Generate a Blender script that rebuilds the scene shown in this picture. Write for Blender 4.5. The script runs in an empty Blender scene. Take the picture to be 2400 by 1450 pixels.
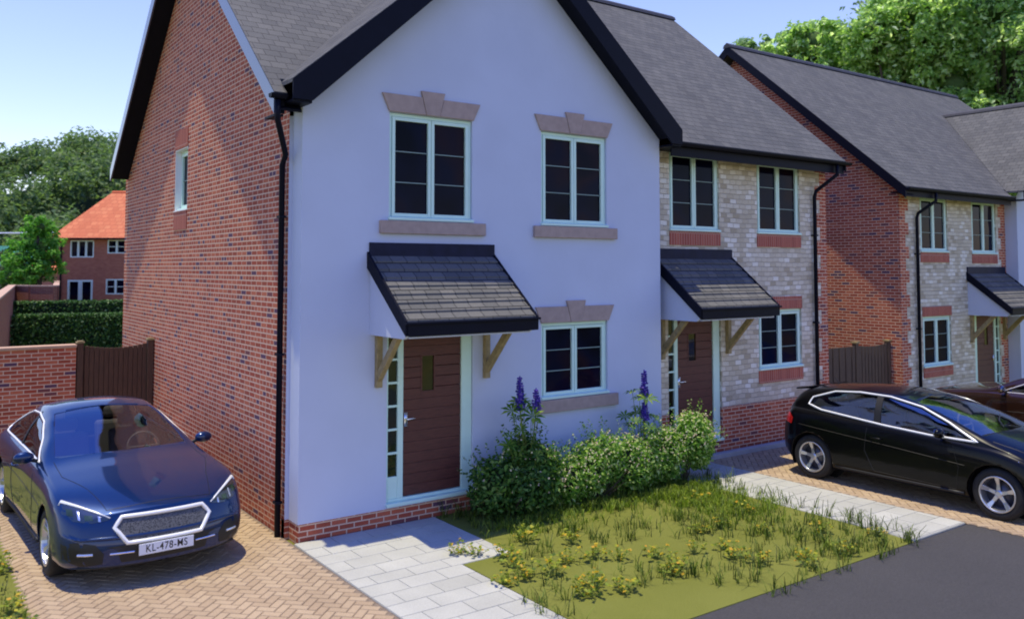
import bpy, bmesh, math, random
from mathutils import Vector, Matrix
from mathutils.bvhtree import BVHTree
random.seed(7)
R=math.radians
sc=bpy.context.scene
COL=sc.collection
# ------------------------------------------------------------------ materials
MATS={}
def newmat(name):
    m=bpy.data.materials.new(name); m.use_nodes=True
    nt=m.node_tree; nt.nodes.clear()
    out=nt.nodes.new('ShaderNodeOutputMaterial')
    bs=nt.nodes.new('ShaderNodeBsdfPrincipled')
    nt.links.new(bs.outputs[0],out.inputs[0])
    return m,nt,bs,out
def N(nt,t,**k):
    n=nt.nodes.new(t)
    for a,b in k.items(): setattr(n,a,b)
    return n
def L(nt,a,b): nt.links.new(a,b)
def ramp(nt,fac,stops,interp='LINEAR'):
    r=N(nt,'ShaderNodeValToRGB'); r.color_ramp.interpolation=interp
    el=r.color_ramp.elements
    while len(el)<len(stops): el.new(0.5)
    for e,(p,c) in zip(el,stops):
        e.position=p; e.color=(c[0],c[1],c[2],1)
    L(nt,fac,r.inputs[0]); return r.outputs[0]
def mixc(nt,f,a,b,mode='MIX'):
    m=N(nt,'ShaderNodeMix',data_type='RGBA',blend_type=mode)
    for s,v in ((m.inputs[0],f),(m.inputs[6],a),(m.inputs[7],b)):
        if isinstance(v,(int,float)): s.default_value=v
        elif isinstance(v,tuple): s.default_value=(v[0],v[1],v[2],1)
        else: L(nt,v,s)
    return m.outputs[2]
def math_(nt,op,a,b=None):
    m=N(nt,'ShaderNodeMath',operation=op)
    for i,v in enumerate((a,b)):
        if v is None: continue
        if isinstance(v,(int,float)): m.inputs[i].default_value=v
        else: L(nt,v,m.inputs[i])
    return m.outputs[0]
def noise(nt,vec,scale,detail=3,rough=.5,dist=0):
    n=N(nt,'ShaderNodeTexNoise'); n.inputs['Scale'].default_value=scale
    n.inputs['Detail'].default_value=detail; n.inputs['Roughness'].default_value=rough
    n.inputs['Distortion'].default_value=dist
    if vec is not None: L(nt,vec,n.inputs['Vector'])
    return n
def bump(nt,h,bs,dist=.01,strength=1):
    b=N(nt,'ShaderNodeBump'); b.inputs['Distance'].default_value=dist; b.inputs['Strength'].default_value=strength
    L(nt,h,b.inputs['Height']); L(nt,b.outputs[0],bs.inputs['Normal'])
def objco(nt): return N(nt,'ShaderNodeTexCoord').outputs['Object']
def facade(nt,vs=1.0):
    """(u,v) on an upright or pitched face: u runs along the wall, v upward"""
    tc=N(nt,'ShaderNodeTexCoord'); s=N(nt,'ShaderNodeSeparateXYZ'); L(nt,tc.outputs['Object'],s.inputs[0])
    n=N(nt,'ShaderNodeSeparateXYZ'); L(nt,tc.outputs['Normal'],n.inputs[0])
    ax=math_(nt,'ABSOLUTE',n.outputs[0]); ay=math_(nt,'ABSOLUTE',n.outputs[1])
    g=math_(nt,'GREATER_THAN',ax,ay)
    m=N(nt,'ShaderNodeMix',data_type='FLOAT'); L(nt,g,m.inputs[0]); L(nt,s.outputs[0],m.inputs[2]); L(nt,s.outputs[1],m.inputs[3])
    v=math_(nt,'MULTIPLY',s.outputs[2],vs)
    c=N(nt,'ShaderNodeCombineXYZ'); L(nt,m.outputs[0],c.inputs[0]); L(nt,v,c.inputs[1])
    return c.outputs[0]
def plain(name,col,rough=.6,var=0.08,metal=0,spec=.5,coat=0,nscale=6,ior=None,bumpd=0):
    if name in MATS: return MATS[name]
    m,nt,bs,_=newmat(name)
    co=objco(nt)
    n=noise(nt,co,nscale,4)
    a=tuple(max(0,c*(1-var)) for c in col); b=tuple(c*(1+var) for c in col)
    L(nt,ramp(nt,n.outputs[0],[(.3,a),(.7,b)]),bs.inputs['Base Color'])
    bs.inputs['Roughness'].default_value=rough; bs.inputs['Metallic'].default_value=metal
    bs.inputs['Specular IOR Level'].default_value=spec
    if coat: bs.inputs['Coat Weight'].default_value=coat; bs.inputs['Coat Roughness'].default_value=.03
    if ior: bs.inputs['IOR'].default_value=ior
    if bumpd:
        n2=noise(nt,co,nscale*8,4); bump(nt,n2.outputs[0],bs,bumpd)
    MATS[name]=m; return m
def brickmat(name,w,h,mort,stops,mortcol,rough=.85,vs=1,squash=1,depth=.006,distort=0,offset=.5,dirt=.25,smooth=.1,flat=False,rot=0):
    m,nt,bs,_=newmat(name)
    if flat:
        v=objco(nt)
        if rot:
            mp=N(nt,'ShaderNodeMapping'); mp.inputs['Rotation'].default_value=(0,0,rot); L(nt,v,mp.inputs[0]); v=mp.outputs[0]
    else: v=facade(nt,vs)
    if distort:
        nn=noise(nt,v,2.2,3); ad=N(nt,'ShaderNodeVectorMath',operation='MULTIPLY_ADD')
        L(nt,nn.outputs['Color'],ad.inputs[0]); ad.inputs[1].default_value=(distort,distort,0); L(nt,v,ad.inputs[2]); v=ad.outputs[0]
    b=N(nt,'ShaderNodeTexBrick'); L(nt,v,b.inputs['Vector'])
    b.offset=offset; b.squash=squash; b.squash_frequency=2
    for k,val in (('Scale',1),('Mortar Size',mort),('Mortar Smooth',smooth),('Bias',0),('Brick Width',w),('Row Height',h)): b.inputs[k].default_value=val
    b.inputs['Color1'].default_value=(0,0,0,1); b.inputs['Color2'].default_value=(1,1,1,1); b.inputs['Mortar'].default_value=(.5,.5,.5,1)
    col=ramp(nt,b.outputs['Color'],stops,'CONSTANT' if len(stops)>4 else 'LINEAR')
    n1=noise(nt,v,1.3,5); n2=noise(nt,v,40,3)
    col=mixc(nt,dirt,col,ramp(nt,n1.outputs[0],[(.3,(.45,.45,.45)),(.7,(1,1,1))]),'MULTIPLY')
    col=mixc(nt,.35,col,ramp(nt,n2.outputs[0],[(.3,(.55,.55,.55)),(.7,(1,1,1))]),'MULTIPLY')
    col=mixc(nt,b.outputs['Fac'],col,mortcol)
    L(nt,col,bs.inputs['Base Color']); bs.inputs['Roughness'].default_value=rough
    bs.inputs['Specular IOR Level'].default_value=.25
    hgt=math_(nt,'ADD',math_(nt,'MULTIPLY',b.outputs['Fac'],-1.0),math_(nt,'MULTIPLY',n2.outputs[0],.35))
    bump(nt,hgt,bs,depth)
    MATS[name]=m; return m
RED=[(0,(.14,.07,.12)),(.045,(.22,.075,.08)),(.09,(.40,.095,.055)),(.35,(.51,.13,.072)),(.6,(.44,.095,.055)),(.8,(.57,.17,.092))]
M_brick=brickmat('red_brick',.205,.068,.009,RED,(.66,.46,.34))
M_brickg=brickmat('red_brick_gable',.205,.068,.009,RED,(.66,.46,.34),squash=.6)
M_soldier=brickmat('soldier_brick',.062,.30,.006,[(0,(.38,.09,.065)),(1,(.52,.15,.10))],(.5,.30,.24))
M_stone=brickmat('rubble_stone',.17,.088,.007,[(0,(.50,.43,.32)),(.10,(.70,.63,.51)),(.35,(.60,.53,.41)),(.5,(.78,.72,.61)),(.72,(.66,.59,.47)),(.86,(.88,.84,.76))],(.56,.49,.39),distort=.055,depth=.012,dirt=.2,smooth=.6)
M_slate=brickmat('slate_roof',.21,.10,.004,[(0,(.102,.104,.110)),(.5,(.121,.122,.126)),(1,(.140,.140,.142))],(.045,.044,.046),rough=.75,depth=.012,dirt=.35,vs=1)
M_slate2=brickmat('canopy_slate',.215,.112,.005,[(0,(.115,.115,.118)),(.5,(.142,.140,.140)),(1,(.165,.160,.157))],(.02,.02,.024),rough=.85,depth=.012,dirt=.3,vs=1)
M_tile=brickmat('orange_tile',.40,.25,.02,[(0,(.58,.17,.085)),(.5,(.64,.20,.10)),(1,(.68,.24,.12))],(.50,.14,.075),depth=.02)
M_brown=brickmat('brown_brick',.22,.075,.009,[(0,(.34,.10,.07)),(.5,(.40,.13,.09)),(1,(.46,.17,.11))],(.42,.22,.16))
M_garden=brickmat('garden_brick',.205,.068,.009,[(0,(.30,.08,.045)),(.5,(.36,.10,.06)),(1,(.42,.14,.08))],(.42,.25,.17))
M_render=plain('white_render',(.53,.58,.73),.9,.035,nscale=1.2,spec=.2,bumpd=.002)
M_trimstone=plain('cast_stone',(.40,.31,.28),.85,.10,nscale=9,spec=.2,bumpd=.003)
M_black=plain('black_fascia',(.004,.005,.014),.5,.1,spec=.12)
M_ridge=plain('ridge_tile',(.035,.035,.045),.6,.2)
M_frame=plain('sage_frame',(.60,.82,.74),.45,.03)
M_oak=plain('oak_bracket',(.30,.23,.11),.7,.25,nscale=14)
M_chrome=plain('chrome',(.85,.86,.9),.18,.02,metal=.9)
M_white=plain('white_paint',(.8,.8,.82),.5,.03)
M_lead=plain('lead_flashing',(.010,.012,.035),.55,.25,spec=.2)
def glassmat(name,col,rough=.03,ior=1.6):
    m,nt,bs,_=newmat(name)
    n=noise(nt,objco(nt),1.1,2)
    L(nt,ramp(nt,n.outputs[0],[(.3,tuple(c*.4 for c in col)),(.48,col),(.62,(col[0]*5,col[1]*1.4,col[2]*.7)),(.75,tuple(c*.5 for c in col))]),bs.inputs['Base Color'])  # navy and reddish patches in the base colour stand in for reflections
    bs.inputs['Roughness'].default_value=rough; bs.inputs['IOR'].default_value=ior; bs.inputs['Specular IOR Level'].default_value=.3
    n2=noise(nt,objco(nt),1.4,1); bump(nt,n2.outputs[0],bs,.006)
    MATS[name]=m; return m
M_bar=plain('glazing_bar_grey',(.20,.29,.28),.5,.05)
M_paned=glassmat('door_glass',(.005,.014,.012),ior=1.9)
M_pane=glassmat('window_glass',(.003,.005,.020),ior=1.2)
def woodmat(name,c1,c2,scale=(1,1,12),rough=.55):
    m,nt,bs,_=newmat(name)
    mp=N(nt,'ShaderNodeMapping'); mp.inputs['Scale'].default_value=scale; L(nt,objco(nt),mp.inputs[0])
    n=noise(nt,mp.outputs[0],5,6,.65,.6)
    L(nt,ramp(nt,n.outputs[0],[(.3,c1),(.7,c2)]),bs.inputs['Base Color']); bs.inputs['Roughness'].default_value=rough
    bump(nt,n.outputs[0],bs,.002); MATS[name]=m; return m
M_door=woodmat('door_wood',(.055,.016,.014),(.13,.038,.028),(1.5,1,14))
M_fence=woodmat('fence_wood',(.055,.028,.018),(.12,.062,.035),(14,14,1),.8)
M_fence2=woodmat('weathered_wood',(.06,.04,.028),(.13,.09,.06),(14,14,1),.85)
def glass_car():
    m,nt,bs,out=newmat('car_glass')
    nt.nodes.remove(bs); bs=N(nt,'ShaderNodeBsdfGlossy'); bs.inputs['Roughness'].default_value=.015; bs.inputs['Color'].default_value=(.86,.9,1,1)
    tr=N(nt,'ShaderNodeBsdfTransparent'); tr.inputs[0].default_value=(.50,.54,.60,1)
    mx=N(nt,'ShaderNodeMixShader')
    lw=N(nt,'ShaderNodeLayerWeight'); lw.inputs[0].default_value=.45
    f=math_(nt,'ADD',math_(nt,'MULTIPLY',lw.outputs['Fresnel'],.7),.20)
    f=math_(nt,'MINIMUM',f,1.0)
    L(nt,f,mx.inputs[0]); L(nt,tr.outputs[0],mx.inputs[1]); L(nt,bs.outputs[0],mx.inputs[2]); L(nt,mx.outputs[0],out.inputs[0])
    MATS['car_glass']=m; return m
M_cglass=glass_car()
def paint(name,col,flake=.3,cior=1.5):
    m,nt,bs,_=newmat(name)
    n=noise(nt,objco(nt),900,1)
    a=tuple(c*.85 for c in col); b=tuple(c*1.2 for c in col)
    L(nt,ramp(nt,n.outputs[0],[(.4,a),(.6,b)]),bs.inputs['Base Color'])
    bs.inputs['Metallic'].default_value=flake; bs.inputs['Roughness'].default_value=.32
    bs.inputs['Coat Weight'].default_value=1; bs.inputs['Coat Roughness'].default_value=.02; bs.inputs['Coat IOR'].default_value=cior; bs.inputs['Specular IOR Level'].default_value=.15
    MATS[name]=m; return m
def leafmat(name,stops,trans=.35,rough=.55):
    m,nt,bs,out=newmat(name)
    g=N(nt,'ShaderNodeNewGeometry')
    L(nt,ramp(nt,g.outputs['Random Per Island'],stops),bs.inputs['Base Color'])
    bs.inputs['Roughness'].default_value=rough; bs.inputs['Specular IOR Level'].default_value=.3
    tl=N(nt,'ShaderNodeBsdfTranslucent')
    L(nt,ramp(nt,g.outputs['Random Per Island'],[(p,(c[0]*1.3,c[1]*1.5,c[2]*.7)) for p,c in stops]),tl.inputs[0])
    mx=N(nt,'ShaderNodeMixShader'); mx.inputs[0].default_value=trans
    L(nt,bs.outputs[0],mx.inputs[1]); L(nt,tl.outputs[0],mx.inputs[2]); L(nt,mx.outputs[0],out.inputs[0])
    MATS[name]=m; return m
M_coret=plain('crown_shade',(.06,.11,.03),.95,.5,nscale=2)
M_bark=woodmat('bark',(.03,.022,.015),(.10,.08,.055),(6,6,1),.9)
# ------------------------------------------------------------------ mesh helpers
class MB:
    def __init__(s): s.v=[]; s.f=[]
    def add(s,vs,fs):
        o=len(s.v); s.v+= [tuple(p) for p in vs]; s.f+=[tuple(i+o for i in f) for f in fs]; return s
    def box(s,x0,y0,z0,x1,y1,z1):
        if x0>x1:x0,x1=x1,x0
        if y0>y1:y0,y1=y1,y0
        if z0>z1:z0,z1=z1,z0
        return s.add([(x0,y0,z0),(x1,y0,z0),(x1,y1,z0),(x0,y1,z0),(x0,y0,z1),(x1,y0,z1),(x1,y1,z1),(x0,y1,z1)],
          [(0,3,2,1),(4,5,6,7),(0,1,5,4),(1,2,6,5),(2,3,7,6),(3,0,4,7)])
    def prism(s,poly,axis,a,b):
        """poly of 2-D points extruded along axis (x: poly=(y,z); y: (x,z); z: (x,y))"""
        n=len(poly)
        def P(p,c): return {'x':(c,p[0],p[1]),'y':(p[0],c,p[1]),'z':(p[0],p[1],c)}[axis]
        vs=[P(p,a) for p in poly]+[P(p,b) for p in poly]
        fs=[tuple(range(n))[::-1],tuple(range(n,2*n))]+[(i,(i+1)%n,n+(i+1)%n,n+i) for i in range(n)]
        return s.add(vs,fs)
    def poly(s,pts): return s.add(pts,[tuple(range(len(pts)))])
    def tube(s,pts,r,n=8,closed=False,taper=None):
        pts=[Vector(p) for p in pts]; k=len(pts); vs=[];fs=[]
        prev=None
        for i,p in enumerate(pts):
            if closed: d=pts[(i+1)%k]-pts[i-1]
            else: d=pts[min(i+1,k-1)]-pts[max(i-1,0)]
            if d.length<1e-9: d=Vector((0,0,1))
            d.normalize()
            if prev is None:
                a=d.cross(Vector((0,0,1)))
                if a.length<.05: a=d.cross(Vector((0,1,0)))
            else: a=prev-d*prev.dot(d)
            a.normalize(); prev=a; b=d.cross(a)
            rr=r if taper is None else r*(1+(taper-1)*i/max(1,k-1))
            if isinstance(r,(list,tuple)): rr=r[i]
            for j in range(n):
                t=2*math.pi*j/n; vs.append(p+a*math.cos(t)*rr+b*math.sin(t)*rr)
        m=k if closed else k-1
        for i in range(m):
            for j in range(n):
                i2=(i+1)%k
                fs.append((i*n+j,i*n+(j+1)%n,i2*n+(j+1)%n,i2*n+j))
        if not closed: fs.append(tuple(range(n))[::-1]); fs.append(tuple((k-1)*n+j for j in range(n)))
        return s.add(vs,fs)
    def lathe(s,prof,c,axis='x',n=32):
        """prof: (r, h) pairs, spun about axis through c"""
        vs=[];fs=[];k=len(prof)
        for j in range(n):
            t=2*math.pi*j/n
            for r,h in prof:
                a,b=r*math.cos(t),r*math.sin(t)
                vs.append({'x':(c[0]+h,c[1]+a,c[2]+b),'y':(c[0]+a,c[1]+h,c[2]+b),'z':(c[0]+a,c[1]+b,c[2]+h)}[axis])
        for j in range(n):
            j2=(j+1)%n
            for i in range(k-1): fs.append((j*k+i,j2*k+i,j2*k+i+1,j*k+i+1))
        return s.add(vs,fs)
    def ell(s,c,r,nu=10,nv=6):
        vs=[];fs=[]
        for i in range(nv+1):
            ph=math.pi*i/nv
            for j in range(nu):
                t=2*math.pi*j/nu; vs.append((c[0]+r[0]*math.sin(ph)*math.cos(t),c[1]+r[1]*math.sin(ph)*math.sin(t),c[2]+r[2]*math.cos(ph)))
        for i in range(nv):
            for j in range(nu): fs.append((i*nu+j,(i+1)*nu+j,(i+1)*nu+(j+1)%nu,i*nu+(j+1)%nu))
        return s.add(vs,fs)
def worldloc(o):
    v=Vector((0,0,0))
    while o is not None: v+=o.location; o=o.parent
    return v
def obj(name,mb,mat,parent=None,smooth=False,bevel=0,local=False,fix=True):
    """link one mesh object; mesh given in world coordinates unless local"""
    me=bpy.data.meshes.new(name)
    off=Vector((0,0,0)) if (parent is None or local) else worldloc(parent)
    me.from_pydata([Vector(v)-off for v in mb.v],[],mb.f)
    me.validate()
    if fix:
        bm=bmesh.new(); bm.from_mesh(me); bmesh.ops.recalc_face_normals(bm,faces=bm.faces); bm.to_mesh(me); bm.free()
    if mat: me.materials.append(mat)
    if smooth: me.polygons.foreach_set('use_smooth',[True]*len(me.polygons))
    o=bpy.data.objects.new(name,me); COL.objects.link(o); o.parent=parent
    if bevel:
        b=o.modifiers.new('bevel','BEVEL'); b.width=bevel; b.segments=2; b.limit_method='ANGLE'; b.angle_limit=R(40)
    return o
def tag(o,label,cat,group=None,kind=None):
    if label: o['label']=label
    if cat: o['category']=cat
    if group: o['group']=group
    if kind: o['kind']=kind
    return o
def thing(name,label,cat,loc=(0,0,0),group=None,rz=0):
    o=bpy.data.objects.new(name,None); COL.objects.link(o); o.location=loc; o.rotation_euler=(0,0,rz)
    o.empty_display_size=.2
    return tag(o,label,cat,group)
def struct(name,mb,mat,**k):
    o=obj(name,mb,mat,None,**k); o['kind']='structure'; return o
# ------------------------------------------------------------------ camera
F_PX=2018.8; YAW=0.947609; PIT=0.051397; CYP=523.77
cam=bpy.data.cameras.new('camera'); co=bpy.data.objects.new('camera',cam); COL.objects.link(co)
co.location=(-4.036,-10.015,3.3); co.rotation_euler=(math.pi/2+PIT,0,YAW-math.pi/2)
cam.sensor_width=36; cam.lens=F_PX/2400*36; cam.shift_y=-(725-CYP)/2400; cam.clip_end=2000; cam.clip_start=.1
sc.camera=co
cam.dof.use_dof=True; cam.dof.focus_distance=14.5; cam.dof.aperture_fstop=1.3
CAMP=Vector((-4.036,-10.015,0)); FWD=Vector((math.cos(YAW),math.sin(YAW),0)); RGT=Vector((math.sin(YAW),-math.cos(YAW),0))
def G(a,b,z=0):
    """ground point a metres right of and b metres ahead of the viewpoint"""
    p=CAMP+RGT*a+FWD*b; return Vector((p.x,p.y,z))
# ------------------------------------------------------------------ light
SUN=Vector((.128,-.036,-1)).normalized()
w=bpy.data.worlds.new('World'); sc.world=w; w.use_nodes=True
nt=w.node_tree; bg=nt.nodes['Background']
sky=nt.nodes.new('ShaderNodeTexSky'); sky.sky_type='NISHITA'; sky.sun_disc=False
sky.sun_elevation=math.asin(-SUN.z); sky.sun_rotation=math.atan2(-SUN.x,-SUN.y)
sky.altitude=50; sky.air_density=1.0; sky.dust_density=.6; sky.ozone_density=2.2
hs=nt.nodes.new('ShaderNodeHueSaturation'); hs.inputs['Saturation'].default_value=1.1
nt.links.new(sky.outputs[0],hs.inputs['Color'])
tc=nt.nodes.new('ShaderNodeTexCoord'); sx=nt.nodes.new('ShaderNodeSeparateXYZ'); nt.links.new(tc.outputs['Generated'],sx.inputs[0])
g_=ramp(nt,sx.outputs[2],[(0,(1.0,.86,.88)),(.22,(1.0,.80,.84)),(.34,(.98,.76,.84)),(.58,(.33,.445,.93)),(1,(.22,.32,.97))])
mu=mixc(nt,1.0,hs.outputs[0],g_,'MULTIPLY'); nt.links.new(mu,bg.inputs[0]); bg.inputs[1].default_value=.29
sl=bpy.data.lights.new('sun','SUN'); so=bpy.data.objects.new('sun',sl); COL.objects.link(so)
sl.energy=5.0; sl.angle=R(.55); sl.color=(1,.90,.60); so.rotation_euler=SUN.to_track_quat('-Z','Y').to_euler(); so.location=(0,0,30)
sc.view_settings.view_transform='Standard'; sc.view_settings.look='None'; sc.view_settings.exposure=0
sc.render.engine='CYCLES'; sc.cycles.max_bounces=8; sc.cycles.transparent_max_bounces=12
sc.cycles.filter_width=1.9
# ------------------------------------------------------------------ ground
def groundmat():
    m,nt,bs,_=newmat('grass_ground'); co=objco(nt)
    n=noise(nt,co,.6,5); n2=noise(nt,co,60,3)
    c=ramp(nt,n.outputs[0],[(.3,(.15,.155,.035)),(.7,(.20,.20,.055))])
    c=mixc(nt,.5,c,ramp(nt,n2.outputs[0],[(.25,(.6,.62,.5)),(.75,(1.05,1.05,1))]),'MULTIPLY')
    L(nt,c,bs.inputs['Base Color']); bs.inputs['Roughness'].default_value=.95; bs.inputs['Specular IOR Level'].default_value=.1
    bump(nt,n2.outputs[0],bs,.012); return m
M_ground=groundmat()
mb=MB()
xs=[-300,-60,-20,-8,-4,0,4,8,11,13,16,25,60,150,400]; ys=[-200,-60,-25,-15,-8,-4,0,4,8,12,20,30,50,80,140,600]
def gz(x,y):
    z=-.02
    if x>14.5: z=-.02-.30*min(1,(x-14.5)/1.5)
    return z
mb.add([(x,y,gz(x,y)) for y in ys for x in xs],[(j*len(xs)+i,j*len(xs)+i+1,(j+1)*len(xs)+i+1,(j+1)*len(xs)+i) for j in range(len(ys)-1) for i in range(len(xs)-1)])
struct('ground',mb,M_ground,smooth=True)
def lawnmat():
    m,nt,bs,_=newmat('lawn_green'); co=objco(nt)
    n=noise(nt,co,.9,4); n2=noise(nt,co,90,3)
    c=ramp(nt,n.outputs[0],[(.3,(.165,.178,.038)),(.7,(.20,.21,.052))])
    c=mixc(nt,.5,c,ramp(nt,n2.outputs[0],[(.3,(.45,.5,.4)),(.7,(1.15,1.12,1))]),'MULTIPLY')
    L(nt,c,bs.inputs['Base Color']); bs.inputs['Roughness'].default_value=.95; bs.inputs['Specular IOR Level'].default_value=.1
    bump(nt,n2.outputs[0],bs,.01); return m
M_lawn=lawnmat()
struct('lawn',MB().prism([(1.22,-4.27),(6.05,-4.27),(6.45,-.6),(6.45,0),(1.92,0),(1.86,-1.77),(1.22,-1.77)],'z',-.3,.012),M_lawn)
struct('grass_verge',MB().prism([(-30,-12),(-2.86,-12),(-2.86,6.8),(-30,6.8)],'z',-.3,.012),M_lawn)
# asphalt road
def asphalt():
    m,nt,bs,_=newmat('asphalt'); co=objco(nt)
    n=noise(nt,co,70,4,.8); n2=noise(nt,co,.8,4)
    c=ramp(nt,n.outputs[0],[(.35,(.033,.031,.034)),(.6,(.065,.062,.066)),(.75,(.115,.11,.11))])
    c=mixc(nt,.4,c,ramp(nt,n2.outputs[0],[(.3,(.8,.8,.8)),(.7,(1.1,1.1,1.1))]),'MULTIPLY')
    L(nt,c,bs.inputs['Base Color']); bs.inputs['Roughness'].default_value=.85
    bump(nt,n.outputs[0],bs,.012); return m
struct('road',MB().prism([(-2.85,-40),(7.33,-40),(7.33,-4.27),(1.22,-4.27),(1.22,-9),(-2.85,-9)],'z',-.3,.004),asphalt())
# block paving (herringbone) and slabs as real blocks
def islandmat(name,stops,rough=.85,bumpd=.003,dirt=.3,ns=1.2):
    m,nt,bs,_=newmat(name); co=objco(nt); g=N(nt,'ShaderNodeNewGeometry')
    c=ramp(nt,g.outputs['Random Per Island'],stops); n=noise(nt,co,ns,4); n2=noise(nt,co,55,4)
    c=mixc(nt,dirt,c,ramp(nt,n.outputs[0],[(.3,(.6,.6,.6)),(.7,(1.05,1.05,1.05))]),'MULTIPLY')
    c=mixc(nt,.4,c,ramp(nt,n2.outputs[0],[(.3,(.65,.65,.65)),(.7,(1.05,1.05,1.05))]),'MULTIPLY')
    L(nt,c,bs.inputs['Base Color']); bs.inputs['Roughness'].default_value=rough; bs.inputs['Specular IOR Level'].default_value=.25
    bump(nt,n2.outputs[0],bs,bumpd); MATS[name]=m; return m
M_block=islandmat('block_paving',[(0,(.39,.285,.19)),(.5,(.43,.32,.215)),(1,(.47,.355,.24))])
M_slab=islandmat('slab_paving',[(0,(.42,.42,.385)),(.5,(.455,.455,.42)),(1,(.49,.49,.455))],ns=2)
M_joint=plain('joint_sand',(.19,.145,.11),.95,.2,nscale=30)
M_joint2=plain('slab_joint',(.34,.34,.32),.95,.2,nscale=30)
def paver(mb,c,ax,ay,l,wd,z,ch=.006,g=.003):
    hl,hw=l/2-g,wd/2-g
    a=[(-hl,-hw),(hl,-hw),(hl,hw),(-hl,hw)]; b=[(-hl+ch,-hw+ch),(hl-ch,-hw+ch),(hl-ch,hw-ch),(-hl+ch,hw-ch)]
    f=lambda p,zz:(c[0]+ax[0]*p[0]+ay[0]*p[1],c[1]+ax[1]*p[0]+ay[1]*p[1],zz)
    mb.add([f(p,z-.012) for p in a]+[f(p,z) for p in b],[(4,5,6,7)]+[(i,(i+1)%4,4+(i+1)%4,4+i) for i in range(4)])
def herring(name,x0,x1,y0,y1,u=.1,z=.022,zf=None):
    mb=MB(); c,s=math.cos(R(45)),math.sin(R(45))
    span=max(x1-x0,y1-y0)*1.5; n=int(span/u)+4
    cx,cy=(x0+x1)/2,(y0+y1)/2
    for i in range(-n,n):
        for j in range(-n,n):
            k=(i-j)%4                                # 2:1 herringbone: one block starts in cells 0 and 2
            if k==0: bx,by,l,wd=i+1,j+.5,2,1
            elif k==3: bx,by,l,wd=i+.5,j+1,1,2
            else: continue
            bx*=u; by*=u
            X=cx+bx*c-by*s; Y=cy+bx*s+by*c
            if not(x0+.02<X<x1-.02 and y0+.02<Y<y1-.02): continue
            if l==2: ax,ay=(c,s),(-s,c)
            else: ax,ay=(-s,c),(-c,-s)
            zz=z+random.uniform(-.0015,.0015)
            paver(mb,(X,Y),ax,ay,2*u,u,zz)
    base=MB().box(x0,y0,-.3,x1,y1,z-.012)
    struct(name,mb,M_block,fix=False)
    b=struct(name+'_bed',base,M_joint)
herring('driveway',-2.86,-.06,-4.6,6.85,.098)
herring('parking_bay',7.34,11.0,-9.5,.25,.098)
herring('parking_court',11.0,14.3,-7,.3,.112,.0)
def slabs(name,rects,sw,sd,z=.02):
    mb=MB(); base=MB()
    for (x0,x1,y0,y1) in rects:
        base.box(x0,y0,-.3,x1,y1,z-.011)
        r=0; y=y1
        while y>y0+.02:
            d=min(sd,y-y0); x=x0-(sw*.5 if r%2 else 0)
            while x<x1-.01:
                a=max(x,x0); b=min(x+sw,x1)
                if b-a>.03: paver(mb,((a+b)/2,y-d/2),(1,0),(0,1),b-a,d,z+random.uniform(-.001,.001),.004,.002)
                x+=sw
            y-=sd; r+=1
    struct(name,mb,M_slab,fix=False); struct(name+'_bed',base,M_joint2)
slabs('path',[(-.05,1.20,-9,-1.77),(-.05,1.88,-1.77,-.02)],.45,.30)
slabs('side_path',[(6.08,7.32,-4.25,.28)],.45,.30)
struct('kerb',MB().box(7.4,.10,-.1,10.9,.235,.10),plain('kerb_stone',(.36,.36,.38),.8),bevel=.01)
# ------------------------------------------------------------------ building pieces
def wall_y(mb,y,x0,x1,z0,z1,ops,depth=.12,s=1):
    """wall sheet in plane y facing -y (s=1) with rectangular openings and their reveals"""
    xs=sorted(set([x0,x1]+[v for o in ops for v in o[:2]])); zs=sorted(set([z0,z1]+[v for o in ops for v in o[2:]]))
    for i in range(len(xs)-1):
        for j in range(len(zs)-1):
            cx,cz=(xs[i]+xs[i+1])/2,(zs[j]+zs[j+1])/2
            if any(o[0]<cx<o[1] and o[2]<cz<o[3] for o in ops): continue
            mb.poly([(xs[i],y,zs[j]),(xs[i+1],y,zs[j]),(xs[i+1],y,zs[j+1]),(xs[i],y,zs[j+1])])
    for a,b,c,d in ops:
        e=y+depth*s
        mb.poly([(a,y,c),(a,y,d),(a,e,d),(a,e,c)]); mb.poly([(b,y,c),(b,e,c),(b,e,d),(b,y,d)])
        if d<z1-.002: mb.poly([(a,y,d),(b,y,d),(b,e,d),(a,e,d)])
        if c>z0+.002: mb.poly([(a,y,c),(a,e,c),(b,e,c),(b,y,c)])
def wall_x(mb,x,y0,y1,z0,z1,ops,depth=.12):
    """facing -x"""
    t=MB(); wall_y(t,x,y0,y1,z0,z1,ops,depth); mb.add([(v[1],v[0],v[2]) for v in t.v],[f[::-1] for f in t.f])
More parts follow.
